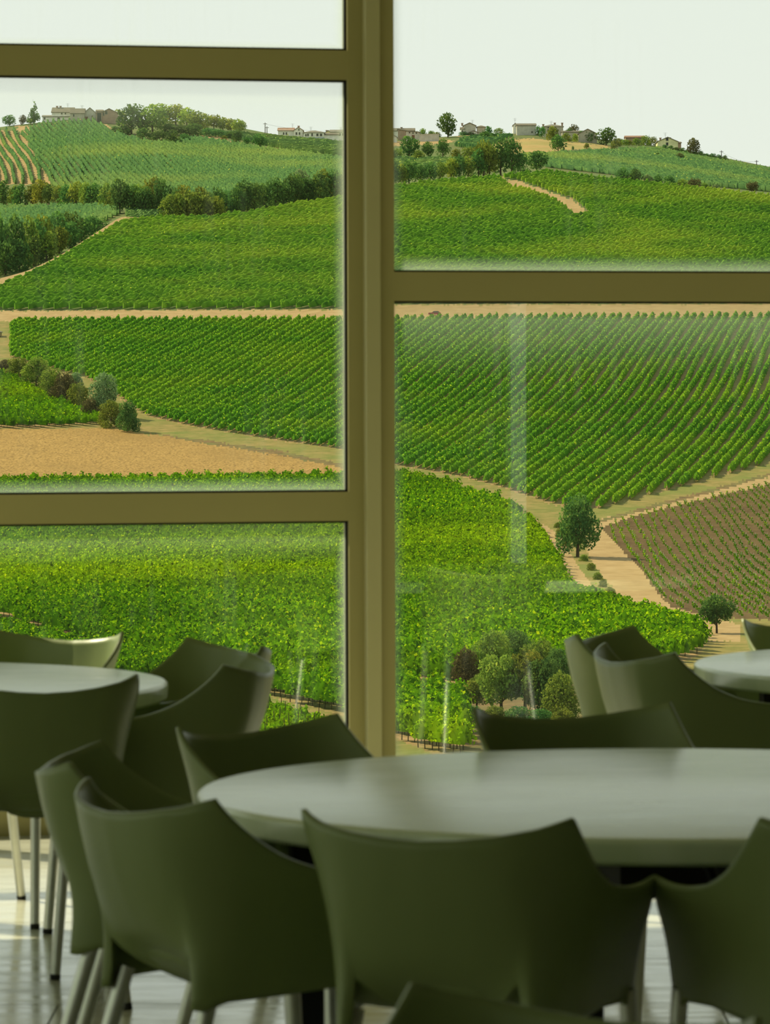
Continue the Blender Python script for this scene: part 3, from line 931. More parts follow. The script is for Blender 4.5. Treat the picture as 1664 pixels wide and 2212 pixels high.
# right of the centre post: trees behind the crest of the near slope
for u, h, w, c, kd in ((848, 58, 40, 'dark', 'round'), (866, 46, 34, 'olive', 'round'), (884, 52, 40, 'dark', 'tall'), (908, 40, 36, 'dark', 'round'), (930, 42, 36, 'dark', 'round'),
                       (952, 40, 30, 'olive', 'round'), (975, 46, 34, 'yellow', 'round'), (992, 52, 36, 'dark', 'tall'), (1012, 48, 36, 'olive', 'round'), (1034, 62, 44, 'dark', 'round'),
                       (1058, 66, 46, 'olive', 'round'), (1082, 78, 54, 'dark', 'round'), (1106, 80, 52, 'dark', 'round'), (1124, 50, 40, 'dark', 'bush'), (1046, 80, 40, 'olive', 'tall')):
    vc = float(crest(np.array([float(u)]))[0][0])
    tree(u, vc - 3, h, w, kd, c, 'f', 'tree in the dark line behind the near crest', 'tree line behind the near crest')
tree(1160, 370, 44, 52, 'round', 'dark', 'f', 'dark round tree closing the right end of the crest tree line')
for u, v, h, w, c in ((884, 342, 48, 50, 'dark'), (926, 340, 34, 30, 'dark'), (957, 340, 40, 34, 'dark')):
    tree(u, v, h, w, 'round', c, 'f', 'dark rounded tree on the slope below the long grey wall', 'three dark trees below the grey wall')
for u, v, h, w, c in ((860, 346, 26, 30, 'olive'), (905, 350, 26, 34, 'olive'), (985, 348, 26, 34, 'olive'), (1012, 344, 28, 34, 'olive'), (1034, 342, 30, 36, 'olive'), (1054, 336, 24, 30, 'dark'), (845, 350, 30, 26, 'dark')):
    tree(u, v, h, w, 'bush', c, 'f', 'olive shrub between the grey wall and the crest trees', 'shrubs below the grey wall')
tree(968, 297, 53, 46, 'round', 'dark', 'f', 'big spreading dark tree left of the grey gabled house')
for u, v, h, w in ((900, 297, 16, 18), (914, 296, 22, 20), (932, 296, 16, 22), (945, 294, 14, 22)):
    tree(u, v, h, w, 'bush', 'olive', 'f', 'light bush on the bank left of the big dark ridge tree', 'bushes left of the big ridge tree')
for u, v, h, w in ((1002, 288, 12, 26), (1020, 289, 9, 26), (1056, 298, 26, 26), (1048, 302, 20, 30), (1066, 304, 18, 22)):
    tree(u, v, h, w, 'bush', 'dark', 'f', 'dark hedge bush below the grey gabled house', 'hedge below the grey gabled house')
tree(1077, 290, 14, 26, 'bush', 'olive', 'f', 'low olive bush alone between the grey house and the barn')
tree(1163, 293, 22, 14, 'tall', 'dark', 'f', 'narrow dark tree at the right wall of the long barn')
tree(1172, 297, 24, 16, 'tall', 'dark', 'f', 'dark tree squeezed between the barn and the chimney house')
tree(1195, 309, 36, 32, 'round', 'olive', 'f', 'green tree in front of the chimney house')
tree(1206, 327, 36, 37, 'round', 'dark', 'f', 'round green tree standing on the golden meadow')
for u, v, h, w, c in ((1224, 306, 20, 24, 'olive'), (1243, 306, 18, 20, 'yellow'), (1240, 300, 32, 26, 'brown'), (1258, 306, 24, 28, 'dark'), (1272, 308, 26, 32, 'dark'), (1230, 302, 26, 20, 'dark')):
    tree(u, v, h, w, 'bush', c, 'f', 'bush in the overgrown row beside the ruined farm roof', 'bushes beside the ruined farm')
tree(1310, 314, 38, 48, 'round', 'dark', 'f', 'dense bright green round tree at the right end of the meadow')
tree(1268, 322, 13, 14, 'round', 'olive', 'f', 'sapling near the right end of the golden meadow')
tree(1238, 324, 9, 6, 'tall', 'dark', 'f', 'tiny dark sapling on the lower edge of the golden meadow')
for u, v, h, w in ((1332, 316, 18, 26), (1326, 324, 14, 18), (1348, 314, 14, 24), (1338, 310, 12, 20)):
    tree(u, v, h, w, 'bush', 'olive', 'f', 'bush left of the long red roof', 'bushes left of the red roof')
tree(1362, 300, 16, 22, 'round', 'dark', 'f', 'dark tree crown showing over the left end of the red roof', sink=0.5)
tree(1384, 300, 14, 8, 'tall', 'dark', 'f', 'slim dark tree over the right end of the red roof')
tree(1403, 306, 22, 12, 'cone', 'dark', 'f', 'small pointed conifer between the red roof and the yellow house')
for u, v, h, w in ((1376, 314, 16, 24), (1394, 314, 22, 26), (1412, 314, 20, 24), (1360, 314, 12, 20)):
    tree(u, v, h, w, 'bush', 'olive', 'f', 'bush between the red roof and the yellow house', 'bushes left of the yellow house')
tree(1498, 334, 36, 32, 'round', 'brown', 'f', 'brownish round tree right of the yellow house')
for u in range(1436, 1570, 13):
    tree(u, 322 + (u - 1436) * 0.19, R_.uniform(8, 12), 18, 'bush', 'dark', 'f', 'low dark hedge bush along the ridge below the yellow house', 'hedge along the right ridge')
tree(1345, 400, 38, 34, 'round', 'dark', 'f', 'left one of the dark tree pair on the right shoulder of the hill')
tree(1372, 402, 38, 34, 'round', 'dark', 'f', 'right one of the dark tree pair on the right shoulder of the hill')
for u, v, h, w, c in ((1400, 402, 26, 30, 'grey'), (1422, 406, 30, 26, 'dark'), (1447, 410, 32, 38, 'dark'), (1474, 410, 24, 34, 'olive'), (1500, 414, 30, 38, 'brown'), (1522, 414, 20, 26, 'olive'), (1545, 416, 18, 30, 'grey')):
    tree(u, v, h, w, 'bush', c, 'f', 'scrubby bush right of the dark tree pair', 'scrub right of the dark pair')
tree(1625, 420, 28, 32, 'open', 'brown', 'f', 'thin brown half bare tree near the right edge of the far slope')
tree(1421, 342, 13, 18, 'bush', 'dark', 'f', 'dark bush on the slope below the yellow house')
tree(1470, 348, 18, 24, 'bush', 'brown', 'f', 'brown thorny bush on the slope right below the yellow house')
# scrub by the stubble field
for u, v, h, w, c in ((12, 806, 30, 50, 'brown'), (38, 820, 48, 64, 'olive'), (78, 838, 66, 70, 'olive'), (112, 852, 58, 60, 'olive'), (140, 872, 66, 68, 'brown'), (164, 838, 34, 40, 'grey'), (170, 888, 62, 54, 'olive'), (196, 905, 46, 46, 'brown')):
    tree(u, v, h, w, 'bush', c, 'n', 'olive brown shrub in the scrub left of the pale willow', 'scrub left of the pale willow', big=True)
tree(223, 902, 96, 64, 'round', 'grey', 'n', 'pale silvery willow above the left corner of the stubble field', big=True)
tree(240, 922, 58, 64, 'bush', 'olive', 'n', 'olive shrub directly below the pale willow', big=True)
tree(276, 932, 66, 56, 'bush', 'dark', 'n', 'dark shrub right of the pale willow at the field corner', big=True)
# around the track junction
tree(1248, 1203, 134, 98, 'round', 'dark', 'n', 'lone dark round tree where the dirt tracks meet', big=True)
for u, v, h, w in ((1212, 1160, 22, 26), (1222, 1180, 20, 26), (1262, 1212, 16, 24), (1278, 1232, 18, 22), (1292, 1252, 18, 24), (1304, 1268, 20, 24), (1318, 1288, 22, 28), (1336, 1304, 22, 30), (1206, 1140, 14, 20)):
    tree(u, v, h, w, 'bush', 'olive', 'n', 'low green shrub in the ditch beside the dirt track', 'shrubs in the ditch', big=True)
tree(1549, 1368, 84, 76, 'open', 'dark', 'n', 'small dark tree by the bend of the pale dirt track', big=True)
tree(1508, 1362, 14, 28, 'bush', 'olive', 'n', 'low green tuft left of the small tree at the track bend', big=True)
tree(857, 1030, 20, 12, 'cone', 'dark', 'n', 'tiny dark shrub on the grass verge just right of the post')
for u, v, h, w, c, kd in ((1008, 1482, 84, 64, 'brown', 'round'), (1030, 1538, 76, 66, 'olive', 'open'), (1062, 1478, 118, 96, 'olive', 'tall'), (1084, 1552, 140, 112, 'olive', 'open'), (1112, 1468, 110, 84, 'dark', 'tall'),
                          (1134, 1552, 150, 110, 'olive', 'open'), (1166, 1480, 100, 92, 'olive', 'round'), (1178, 1556, 136, 100, 'dark', 'round'), (1206, 1486, 88, 74, 'dark', 'round'), (1216, 1562, 112, 92, 'olive', 'round')):
    tree(u, v, h, w, kd, c, 'n', 'tree in the small copse between the post and the right chairs', 'copse below the vineyard', big=True)
for u, v, h, w, c in ((1022, 1556, 34, 60, 'dark'), (1072, 1562, 40, 70, 'olive'), (1120, 1566, 44, 70, 'dark'), (1168, 1568, 40, 66, 'dark'), (1216, 1572, 44, 66, 'olive'), (1046, 1500, 50, 60, 'olive'), (1096, 1502, 60, 70, 'dark'), (1150, 1506, 62, 76, 'dark'), (1196, 1510, 56, 66, 'dark')):
    tree(u, v, h, w, 'bush', c, 'n', 'undergrowth bush between the trunks of the small copse', 'undergrowth of the copse', cat='tree', big=True)
# bare tree on the meadow edge
def bare_tree():
    p = gp(1117, 330, 'f')
    o = empty('bare_tree', (p.x, p.y, p.z - 0.2))
    tag(o, 'leafless bare branched tree at the left edge of the golden meadow', 'tree')
    b, tw = MB(), MB()
    b.tube((0, 0, -0.3), (0.1, 0, 3.0), 0.18, 0.12, 7)
    for k in range(9):
        a = k * 0.7
        z = 1.2 + 0.25 * k
        q = Vector((math.cos(a) * 1.5, math.sin(a) * 1.2, z + 2.2))
        tw.tube((0.05, 0, z), q, 0.07, 0.03, 5, False)
        for j in range(3):
            tw.tube(q * 0.7 + Vector((0, 0, z * 0.3)), q + Vector((math.cos(a + j - 1) * 0.9, math.sin(a + j - 1) * 0.7, 1.3)), 0.03, 0.015, 4, False)
    b.build('trunk', M['bark'], o)
    tw.build('branches', M['bark'], o)
bare_tree()

# ------------------------------------------------------------------ hill houses
def house(u0, u1, vb, ve, vr, wall, roof, label, depth=9.0, name='farmhouse', style='side', wins=(), chim=(), ant=None, rz=0.0, plinth=None, extra_h=3.0, door=None):
    """u0..u1 wall edges, vb wall foot, ve eaves, vr ridge (rows of the photo); style 'side' ridge across, 'gable' gable to the viewer, 'hip', 'mono'"""
    uc = (u0 + u1) / 2
    p = gp(uc, vb, 'f')
    k = p.y / F
    w, he, hr = (u1 - u0) * k, (vb - ve) * k, (vb - vr) * k
    o = empty(name, (p.x, p.y, p.z), rz)
    tag(o, label, 'house')
    x0, x1 = -w / 2, w / 2
    wb = MB().box((x0, 0, -extra_h), (x1, depth, he))
    ov = 0.35
    t = 0.28
    rb = MB()
    if style == 'side':
        ym = depth / 2
        wb.add([(x0, 0, he), (x0, depth, he), (x0, ym, hr - t), (x1, 0, he), (x1, depth, he), (x1, ym, hr - t)], [(0, 2, 1), (3, 4, 5), (0, 3, 5, 2), (1, 2, 5, 4)])
        for a, b_ in ((-ov, ym), (depth + ov, ym)):
            rb.add([(x0 - ov, a, he - 0.1), (x1 + ov, a, he - 0.1), (x1 + ov, b_, hr), (x0 - ov, b_, hr), (x0 - ov, a, he - 0.1 - t), (x1 + ov, a, he - 0.1 - t), (x1 + ov, b_, hr - t), (x0 - ov, b_, hr - t)],
                   [(0, 1, 2, 3), (7, 6, 5, 4), (0, 4, 5, 1), (1, 5, 6, 2), (2, 6, 7, 3), (3, 7, 4, 0)])
    elif style == 'gable':
        wb.add([(x0, 0, he), (x1, 0, he), (0, 0, hr - t), (x0, depth, he), (x1, depth, he), (0, depth, hr - t)], [(0, 1, 2), (5, 4, 3), (0, 2, 5, 3), (1, 4, 5, 2)])
        for xs in (x0 - ov, x1 + ov):
            rb.add([(xs, -ov, he - 0.15), (xs, depth + ov, he - 0.15), (0, depth + ov, hr), (0, -ov, hr), (xs, -ov, he - 0.15 - t), (xs, depth + ov, he - 0.15 - t), (0, depth + ov, hr - t), (0, -ov, hr - t)],
                   [(0, 1, 2, 3), (7, 6, 5, 4), (0, 4, 5, 1), (1, 5, 6, 2), (2, 6, 7, 3), (3, 7, 4, 0)])
    elif style == 'hip':
        r = min(w, depth) * 0.42
        q = [(x0 - ov, -ov, he), (x1 + ov, -ov, he), (x1 + ov, depth + ov, he), (x0 - ov, depth + ov, he)]
        rb.add(q + [(x0 + r, depth / 2, hr), (x1 - r, depth / 2, hr)] + [(a, b_, c - 0.2) for a, b_, c in q],
               [(0, 1, 5, 4), (1, 2, 5), (2, 3, 4, 5), (3, 0, 4), (6, 7, 1, 0), (7, 8, 2, 1), (8, 9, 3, 2), (9, 6, 0, 3), (9, 8, 7, 6)])
    else:
        rb.add([(x0 - ov, -ov, hr), (x1 + ov, -ov, he), (x1 + ov, depth + ov, he), (x0 - ov, depth + ov, hr), (x0 - ov, -ov, hr - t), (x1 + ov, -ov, he - t), (x1 + ov, depth + ov, he - t), (x0 - ov, depth + ov, hr - t)],
               [(0, 1, 2, 3), (7, 6, 5, 4), (0, 4, 5, 1), (1, 5, 6, 2), (2, 6, 7, 3), (3, 7, 4, 0)])
        wb.add([(x0, 0, he), (x1, 0, he), (x0, 0, hr - t), (x0, depth, he), (x1, depth, he), (x0, depth, hr - t)], [(0, 1, 2), (5, 4, 3), (0, 2, 5, 3)])
    wb.build('walls', M[wall], o)
    rb.build('roof', M[roof], o)
    if plinth:
        MB().box((x0 - 0.06, -0.06, -extra_h), (x1 + 0.06, depth + 0.06, he * plinth)).build('plinth', M['plinth'], o)
    for f, v0, v1, wp in wins:                 # fraction along the wall, top and bottom row, width in px
        xc = x0 + w * f
        za, zb = (vb - v1) * k, (vb - v0) * k
        ww = wp * k / 2
        fr = MB()
        for lo, hi in (((xc - ww - .1, -.12, za - .1), (xc - ww, .05, zb + .1)), ((xc + ww, -.12, za - .1), (xc + ww + .1, .05, zb + .1)), ((xc - ww, -.12, zb), (xc + ww, .05, zb + .1)), ((xc - ww, -.14, za - .1), (xc + ww, .05, za))):
            fr.box(lo, hi)
        fo = fr.build('window', M['wall_stone'], o)
        MB().box((xc - ww, -0.05, za), (xc + ww, 0.02, zb)).build('pane', M['dark_opening'], fo)
    if door:
        f, v0, wp = door
        xc = x0 + w * f
        MB().box((xc - wp * k / 2, -0.08, 0), (xc + wp * k / 2, 0.05, (vb - v0) * k)).build('door', M['shutter'], o)
    for f, vt in chim:
        xc = x0 + w * f
        zt = (vb - vt) * k
        c = MB().box((xc - .4, depth * .45, he), (xc + .4, depth * .45 + .8, zt - .3))
        c.box((xc - .55, depth * .45 - .15, zt - .3), (xc + .55, depth * .45 + .95, zt))
        c.build('chimney', M['wall_brick'], o)
    if ant:
        f, vt = ant
        xc = x0 + w * f
        zt = (vb - vt) * k
        a = MB().tube((xc, depth * .5, hr - 1), (xc, depth * .5, zt), 0.06, 0.05, 5)
        for j in range(3):
            a.tube((xc - .9 + j * .2, depth * .5, zt - .2 - j * .5), (xc + .9 - j * .2, depth * .5, zt - .2 - j * .5), 0.04, 0.04, 4)
        a.build('antenna', M['wire'], o)
    return o
house(112, 158, 260, 242, 230, 'wall_white', 'roof_brown', 'large pale farmhouse with brown roof on the left end of the ridge', wins=((.47, 242, 247, 2.5), (.64, 242, 247, 2.5)), chim=((.2, 227), (.36, 227)), ant=(.7, 221), depth=14, style='side')
house(92, 150, 262, 251, 248, 'wall_white', 'roof_grey', 'low lean-to in front of the large pale farmhouse', depth=5, name='lean_to', wins=((.08, 254, 258, 2.5), (.6, 254, 261, 5)))
house(182, 207, 262, 243, 232, 'wall_grey', 'roof_brown', 'grey gabled barn joined to the right of the pale farmhouse', depth=8, style='gable', name='barn', door=(.2, 252, 6), wins=((.7, 250, 254, 2.5),))
house(152, 182, 262, 244, 233, 'wall_stone', 'roof_brown', 'stone walled middle wing between farmhouse and grey barn', depth=9, name='farm_wing', wins=((.25, 247, 252, 3),), ant=(.8, 226))
house(220, 252, 267, 242, 234, 'wall_brick', 'roof_brown', 'reddish brick barn right of the farmhouse group', depth=9, style='gable', name='brick_barn', wins=((.3, 240, 247, 5), (.12, 243, 250, 3)))
house(208, 221, 266, 240, 236, 'wall_brick', 'roof_brown', 'open brick porch between the grey barn and the brick barn', depth=6, name='porch', wins=((.5, 244, 264, 9),))  # dark pane paints the shade inside the open porch
house(249, 259, 264, 250, 246, 'wall_stone', 'roof_grey', 'small pale shed right of the brick barn', depth=5, name='shed')
house(601, 635, 299, 281, 274, 'wall_white', 'roof_red', 'white house with long red roof at the left of the ridge village', depth=14, style='side', wins=((.35, 286, 291, 2.4), (.53, 286, 291, 2.4)), ant=(.9, 265))
house(635, 655, 301, 281, 274, 'wall_white', 'roof_red', 'gabled wing of the red roofed white house with a balcony', depth=13, style='gable', wins=((.28, 286, 291, 3), (.62, 286, 291, 2.4), (.55, 279, 282, 2)), chim=((.5, 270),), name='house_wing')
house(656, 700, 305, 286, 280, 'wall_white', 'roof_grey', 'low square house with grey hip roof, second in the ridge village', depth=13, style='hip', wins=((.12, 290, 294, 2.5), (.22, 289, 294, 2.5), (.42, 288, 294, 2.8), (.68, 289, 294, 4), (.86, 289, 294, 4)), plinth=.46, ant=(.35, 272))
house(700, 732, 307, 290, 286, 'wall_white', 'roof_brown', 'plain cream outbuilding right of the hip roofed house', depth=6, style='side', name='outbuilding')
house(703, 717, 300, 286, 281, 'wall_yellow', 'roof_brown', 'small cream house showing over the plain outbuilding', depth=8, style='gable', chim=((.2, 280),))
house(714, 752, 303, 284, 279, 'wall_white', 'roof_grey', 'pale house with low grey roof nearest the centre post', depth=9, style='side', wins=((.55, 288, 293, 2.5), (.7, 288, 293, 2.5)), ant=(.6, 273))
house(836, 896, 297, 278, 272, 'wall_white', 'roof_brown', 'long low farm building with brown roof just right of the centre post', depth=8, chim=((.53, 270), (.12, 270)))
house(860, 879, 303, 282, 278, 'wall_brick', 'roof_grey', 'brick front of the slanting roofed farm shed', depth=8, style='mono', name='farm_shed')
house(878, 907, 305, 285, 282, 'wall_grey', 'roof_grey', 'grey two storey farm shed with slanting white edged roof', depth=8, style='mono', name='farm_shed', door=(.52, 292, 6), wins=((.25, 285, 288, 2.4), (.5, 286, 289, 2.4), (.75, 286, 289, 2.4)))
house(836, 858, 308, 296, 289, 'wall_white', 'roof_grey', 'small white gabled outhouse beside the post', depth=6, style='gable', name='outhouse')
house(1002, 1028, 284, 260, 254, 'wall_grey', 'roof_brown', 'tall grey gabled house at the top of the ridge', depth=11, style='gable', chim=((-.1, 254),), ant=(.75, 247))
house(996, 1003, 282, 264, 260, 'wall_white', 'roof_brown', 'narrow sunlit wing left of the tall grey house', depth=8, name='house_wing', wins=((.5, 268, 272, 2),))
house(1014, 1033, 284, 275, 272, 'wall_white', 'roof_brown', 'little white garage below the tall grey house', depth=5, style='gable', name='garage', door=(.5, 279, 5))
house(1031, 1049, 284, 265, 261, 'wall_stone', 'roof_brown', 'squat stone tower house right of the tall grey house', depth=8, style='hip')
house(1117, 1158, 292, 270, 265.5, 'wall_grey', 'roof_brown', 'windowless grey barn left of the chimney house', depth=8, name='barn', wins=((.8, 284, 287, 3),))
house(1109, 1118, 289, 270, 265.5, 'wall_white', 'roof_brown', 'sunlit gable end of the windowless grey barn', depth=8, style='gable', name='barn_end', ant=(.5, 254))  # white wall colour paints the sunlight on this end of the barn
house(1174, 1217, 297, 273, 267.5, 'wall_stone', 'roof_grey', 'stone house with three chimneys in the middle of the ridge', depth=9, wins=((.25, 274, 277, 2.4), (.25, 279, 284, 2.6), (.62, 274, 277, 2.4)), chim=((0.02, 267), (.6, 264), (.97, 264)), ant=(.42, 260), style='hip')
house(1215, 1256, 303, 284, 281, 'wall_stone', 'roof_brown', 'low ruined stone wing right of the chimney house', depth=8, name='ruined_wing')
house(1250, 1290, 308, 288, 278, 'wall_stone', 'roof_brown', 'barn with sagging brown roof behind the overgrown bushes', depth=9, style='gable', name='barn', wins=((.9, 294, 300, 3),))
house(1352, 1393, 311, 296, 292, 'wall_brick', 'roof_red', 'long red roofed brick shed on the right ridge', depth=8, name='brick_shed')
house(1421, 1465, 321, 305, 295.5, 'wall_yellow', 'roof_grey', 'yellow gabled house with brown side at the right of the ridge', depth=12, style='gable', wins=((.47, 308, 314, 4.5), (.47, 298, 304, 5)), chim=((.18, 296), (.58, 295), (.65, 295.5)), ant=(.42, 285))
house(1464, 1472, 322, 306, 303, 'wall_brick', 'roof_brown', 'brown shaded side wing of the yellow house', depth=10, name='house_wing', chim=((.5, 303),))

def field_hut():
    c = gp(-16, 727, 'n')
    o = empty('field_hut', (c.x, c.y, c.z))
    tag(o, 'dark open sided hut at the left edge beside the striped vineyard', 'hut')
    k = c.y / F
    w, hz, hr = 21 * k, 10.0 * k, 18 * k
    rb = MB()
    q = [(-w, -w * .7, hz), (w, -w * .7, hz), (w, w * .7, hz), (-w, w * .7, hz)]
    rb.add(q + [(0, 0, hr)] + [(x, y, z - .15) for x, y, z in q], [(0, 1, 4), (1, 2, 4), (2, 3, 4), (3, 0, 4), (5, 6, 1, 0), (6, 7, 2, 1), (7, 8, 3, 2), (8, 5, 0, 3), (8, 7, 6, 5)])
    rb.build('roof', M['roof_grey'], o)
    for sx in (-1, 1):
        for sy in (-1, 1):
            MB().box((sx * w * .85 - .08, sy * w * .6 - .08, -.3), (sx * w * .85 + .08, sy * w * .6 + .08, hz)).build('post', M['vine_wood'], o)
field_hut()

def grey_wall():
    a, b = gp(907, 306, 'f'), gp(948, 305, 'f')
    d = (b - a)
    L = math.hypot(d.x, d.y)
    r = math.atan2(d.y, d.x)
    k = a.y / F
    o = empty('retaining_wall', a, r)
    tag(o, 'long grey retaining wall right of the slanting roofed sheds', 'wall')
    MB().box((0, 0, -2), (L, 0.5, 15 * k)).build('wall_body', M['wall_grey'], o)
    MB().box((-.1, -.1, 15 * k), (L + .1, .6, 15 * k + .25)).build('coping', M['wall_stone'], o)
grey_wall()

def pole(u, v0, v1, label, layer='f'):
    p = gp(u, v0, layer)
    h = (v0 - v1) * p.y / F
    o = empty('utility_pole', p)
    tag(o, label, 'pole')
    MB().tube((0, 0, -.5), (0, 0, h), .22, .15, 7).build('post', M['bark'], o)
    MB().box((-.9, -.06, h - .7), (.9, .06, h - .5)).build('crossarm', M['bark'], o)
    return p + Vector((0, 0, h - .6))
pa = pole(573, 292, 265, 'taller wooden utility pole left of the ridge village')
pb = pole(577, 293, 273, 'shorter wooden utility pole just right of the taller one')
pc = pole(1559, 346, 325, 'utility pole on the ridge right of the yellow house')
pd = pole(1635, 361, 346, 'utility pole farthest right on the falling ridge')
def wire(a, b, label):
    m = MB()
    pts = [a.lerp(b, t) - Vector((0, 0, 4 * 1.6 * t * (1 - t))) for t in (i / 10 for i in range(11))]
    for p, q in zip(pts, pts[1:]):
        m.tube(p, q, .05, .05, 4, False)
    tag(m.build('power_line', M['wire']), label, 'wire')
wire(pc, pd, 'power line between the two poles on the right ridge')
wire(pa, pa + Vector((44, 6, -3)), 'power line from the taller pole to the ridge village')

def car():
    p = gp(939, 681.5, 'n')
    s = 27 * p.y / F / 4.2
    o = empty('car', p)
    tag(o, 'small red car on the straight dirt road right of the centre post', 'car')
    prof = [(-2.1, .35), (-2.1, .8), (-1.9, .95), (-.9, 1.0), (-.35, 1.45), (1.3, 1.48), (1.9, 1.0), (2.1, .9), (2.1, .35)]
    def prism(pts, y0, y1):
        n = len(pts)
        v = [(x, y0, z) for x, z in pts] + [(x, y1, z) for x, z in pts]
        return MB().add(v, [tuple(range(n)), tuple(range(2 * n - 1, n - 1, -1))] + [(i, n + i, n + (i + 1) % n, (i + 1) % n) for i in range(n)])
    b = prism(prof, -.85, .85).build('body', M['car_red'], o)
    g = prism([(-.72, 1.03), (-.3, 1.38), (1.2, 1.4), (1.62, 1.03)], -.87, .87).build('side_windows', M['car_glass'], o)
    ws = MB().box((-.62, -.7, -.02), (0, .7, .02), Matrix.Rotation(-.69, 3, 'Y'), (-.33, 0, 1.44)).build('windscreen', M['wall_white'], o)  # windscreen coloured white to paint the bright reflection on its glass
    for x in (-1.3, 1.3):
        for y in (-.8, .8):
            MB().tube((x, y - .12, .34), (x, y + .12, .34), .34, .34, 14).build('wheel', M['rubber'], o)
    o.scale = (s, s, s)
car()

def fallen_branch(u, v, a, label):
    p = gp(u, v, 'n')
    m = MB().tube((-.7, 0, .1), (.1, .1, .25), .06, .05, 6).tube((.1, .1, .25), (.8, 0, .12), .05, .02, 6)
    o = m.build('fallen_branch', M['stake'])
    o.location = p
    o.rotation_euler = (0, 0, a)
    tag(o, label, 'branch')
fallen_branch(1048, 1510, -.5, 'upper pale fallen branch under the copse trees')
fallen_branch(1062, 1522, .6, 'lower pale fallen branch under the copse trees')

# ------------------------------------------------------------------ the room: facade, floor, walls
FT = math.tan(0.2298)
FY0 = 14.2
TH = 0.2298
DT = Vector((math.cos(TH), math.sin(TH), 0))             # along the facade
DN = Vector((math.sin(TH), -math.cos(TH), 0))            # into the room
ORG = Vector((0, FY0, 0))
FROT = Matrix(((DT.x, -DN.x, 0), (DT.y, -DN.y, 0), (0, 0, 1)))   # local x along, y outwards, z up
def on_facade(u, v):
    d = ray(u, v)
    t = (ORG.dot(DN)) / d.dot(DN)
    p = d * t
    return (p - ORG).dot(DT), p.z + HC
def fbox(mb, s0, s1, w0, w1, z0, z1):
    """box on the facade: s along, w into the room from the glass, z up"""
    return mb.box((s0, -w1, z0), (s1, -w0, z1), FROT, ORG)
ZTOP = 3.5
s_l = on_facade(749, 1106)[0]
s_p0, s_p1 = on_facade(782, 1106)[0], on_facade(814, 1106)[0]
s_r = on_facade(841.5, 1106)[0]
zA = (on_facade(374, 168.5)[1], on_facade(374, 104.5)[1])
zB = (on_facade(374, 1128.5)[1], on_facade(374, 1065.5)[1])
zC = (on_facade(1253, 651)[1], on_facade(1253, 589.5)[1])
ZBOT = 0.13
MODW = 1.83
def window(n, s0, s1, bars, w_face):
    """frame of uprights and rails round panes; s0..s1 between posts"""
    st = 0.052
    root = empty('window_%d' % n, ORG + DT * ((s0 + s1) / 2))
    tag(root, kind='structure')
    inv = Matrix.Translation(-root.location)
    def part(mb, nm, m, parent=None):
        mb.v = [tuple(Vector(p) - root.location) for p in mb.v]
        return mb.build(nm, m, parent or root)
    for a, b in ((s0, s0 + st), (s1 - st, s1)):
        part(fbox(MB(), a, b, -.05, w_face, 0, ZTOP), 'frame_stile', M['frame'])
    zs = [(0, ZBOT)] + sorted(bars) + [(ZTOP - .08, ZTOP)]
    for a, b in zs:
        part(fbox(MB(), s0 + st, s1 - st, -.05, w_face - .001, a, b), 'frame_rail', M['frame'])
    for (a0, b0), (a1, b1) in zip(zs, zs[1:]):
        x0, x1, z0, z1 = s0 + st, s1 - st, b0, a1
        g = MB()
        gw = .007
        for q in ((x0, x0 + gw, z0, z1), (x1 - gw, x1, z0, z1), (x0, x1, z0, z0 + gw), (x0, x1, z1 - gw, z1)):
            fbox(g, q[0], q[1], -.012, .014, q[2], q[3])
        gl = MB().box((x0 + .004, -.004, z0 + .004), (x1 - .004, .004, z1 - .004)).mesh('pane')
        o = link('pane', gl, root, M['glass'])
        o.matrix_local = Matrix.Translation(ORG - root.location) @ FROT.to_4x4()
        part(g, 'gasket', M['gasket'])
    return root
def post(n, s0, s1):
    o = fbox(MB(), s0, s1, -.10, .075, 0, ZTOP).build('trim_%d' % n, M['post'])
    bv = o.modifiers.new('bevel', 'BEVEL')
    bv.width = .004
    bv.segments = 2
    tag(o, kind='structure')
win_w = 1.75
pw = s_p1 - s_p0
WINS = []
window(1, s_p0 - win_w, s_p0, [zA, zB], .03)
window(2, s_p1, s_p1 + win_w, [zC], .05)
post(1, s_p0, s_p1)
sl = s_p0 - win_w
for k in range(3):
    post(2 + k, sl - pw, sl)
    window(3 + k, sl - pw - win_w, sl - pw, [zC] if k % 2 == 0 else [zA, zB], .04)
    sl -= pw + win_w
sr = s_p1 + win_w
for k in range(2):
    post(5 + k, sr, sr + pw)
    window(6 + k, sr + pw, sr + pw + win_w, [zA, zB] if k % 2 == 0 else [zC], .04)
    sr += pw + win_w
post(7, sl - pw, sl)
post(8, sr, sr + pw)

def facade_pt(s, w, z): return ORG + DT * s + DN * w + Vector((0, 0, z))
def solid(name, pts, z0, z1, m):
    n = len(pts)
    v = [(p[0], p[1], z0) for p in pts] + [(p[0], p[1], z1) for p in pts]
    f = [tuple(range(n - 1, -1, -1)), tuple(range(n, 2 * n))] + [(i, (i + 1) % n, n + (i + 1) % n, n + i) for i in range(n)]
    o = MB().add(v, f).build(name, m)
    tag(o, kind='structure')
    return o
SL, SR = sl - pw, sr + pw
fl, fr_ = facade_pt(SL, 0, 0), facade_pt(SR, 0, 0)
YB = -5.0
ZC = 3.9
XR = fr_.x + 0.1
XL = fl.x - 0.1
out_l, out_r = facade_pt(SL - .3, -.25, 0), facade_pt(SR + .3, -.25, 0)
fl_base = solid('floor', [(XL - .3, YB - .2), (XR + .3, YB - .2), (out_r.x, out_r.y), (out_l.x, out_l.y)], -0.4, -0.012, M['gasket'])
ov_l, ov_r = facade_pt(SL - .3, -.75, 0), facade_pt(SR + .3, -.75, 0)
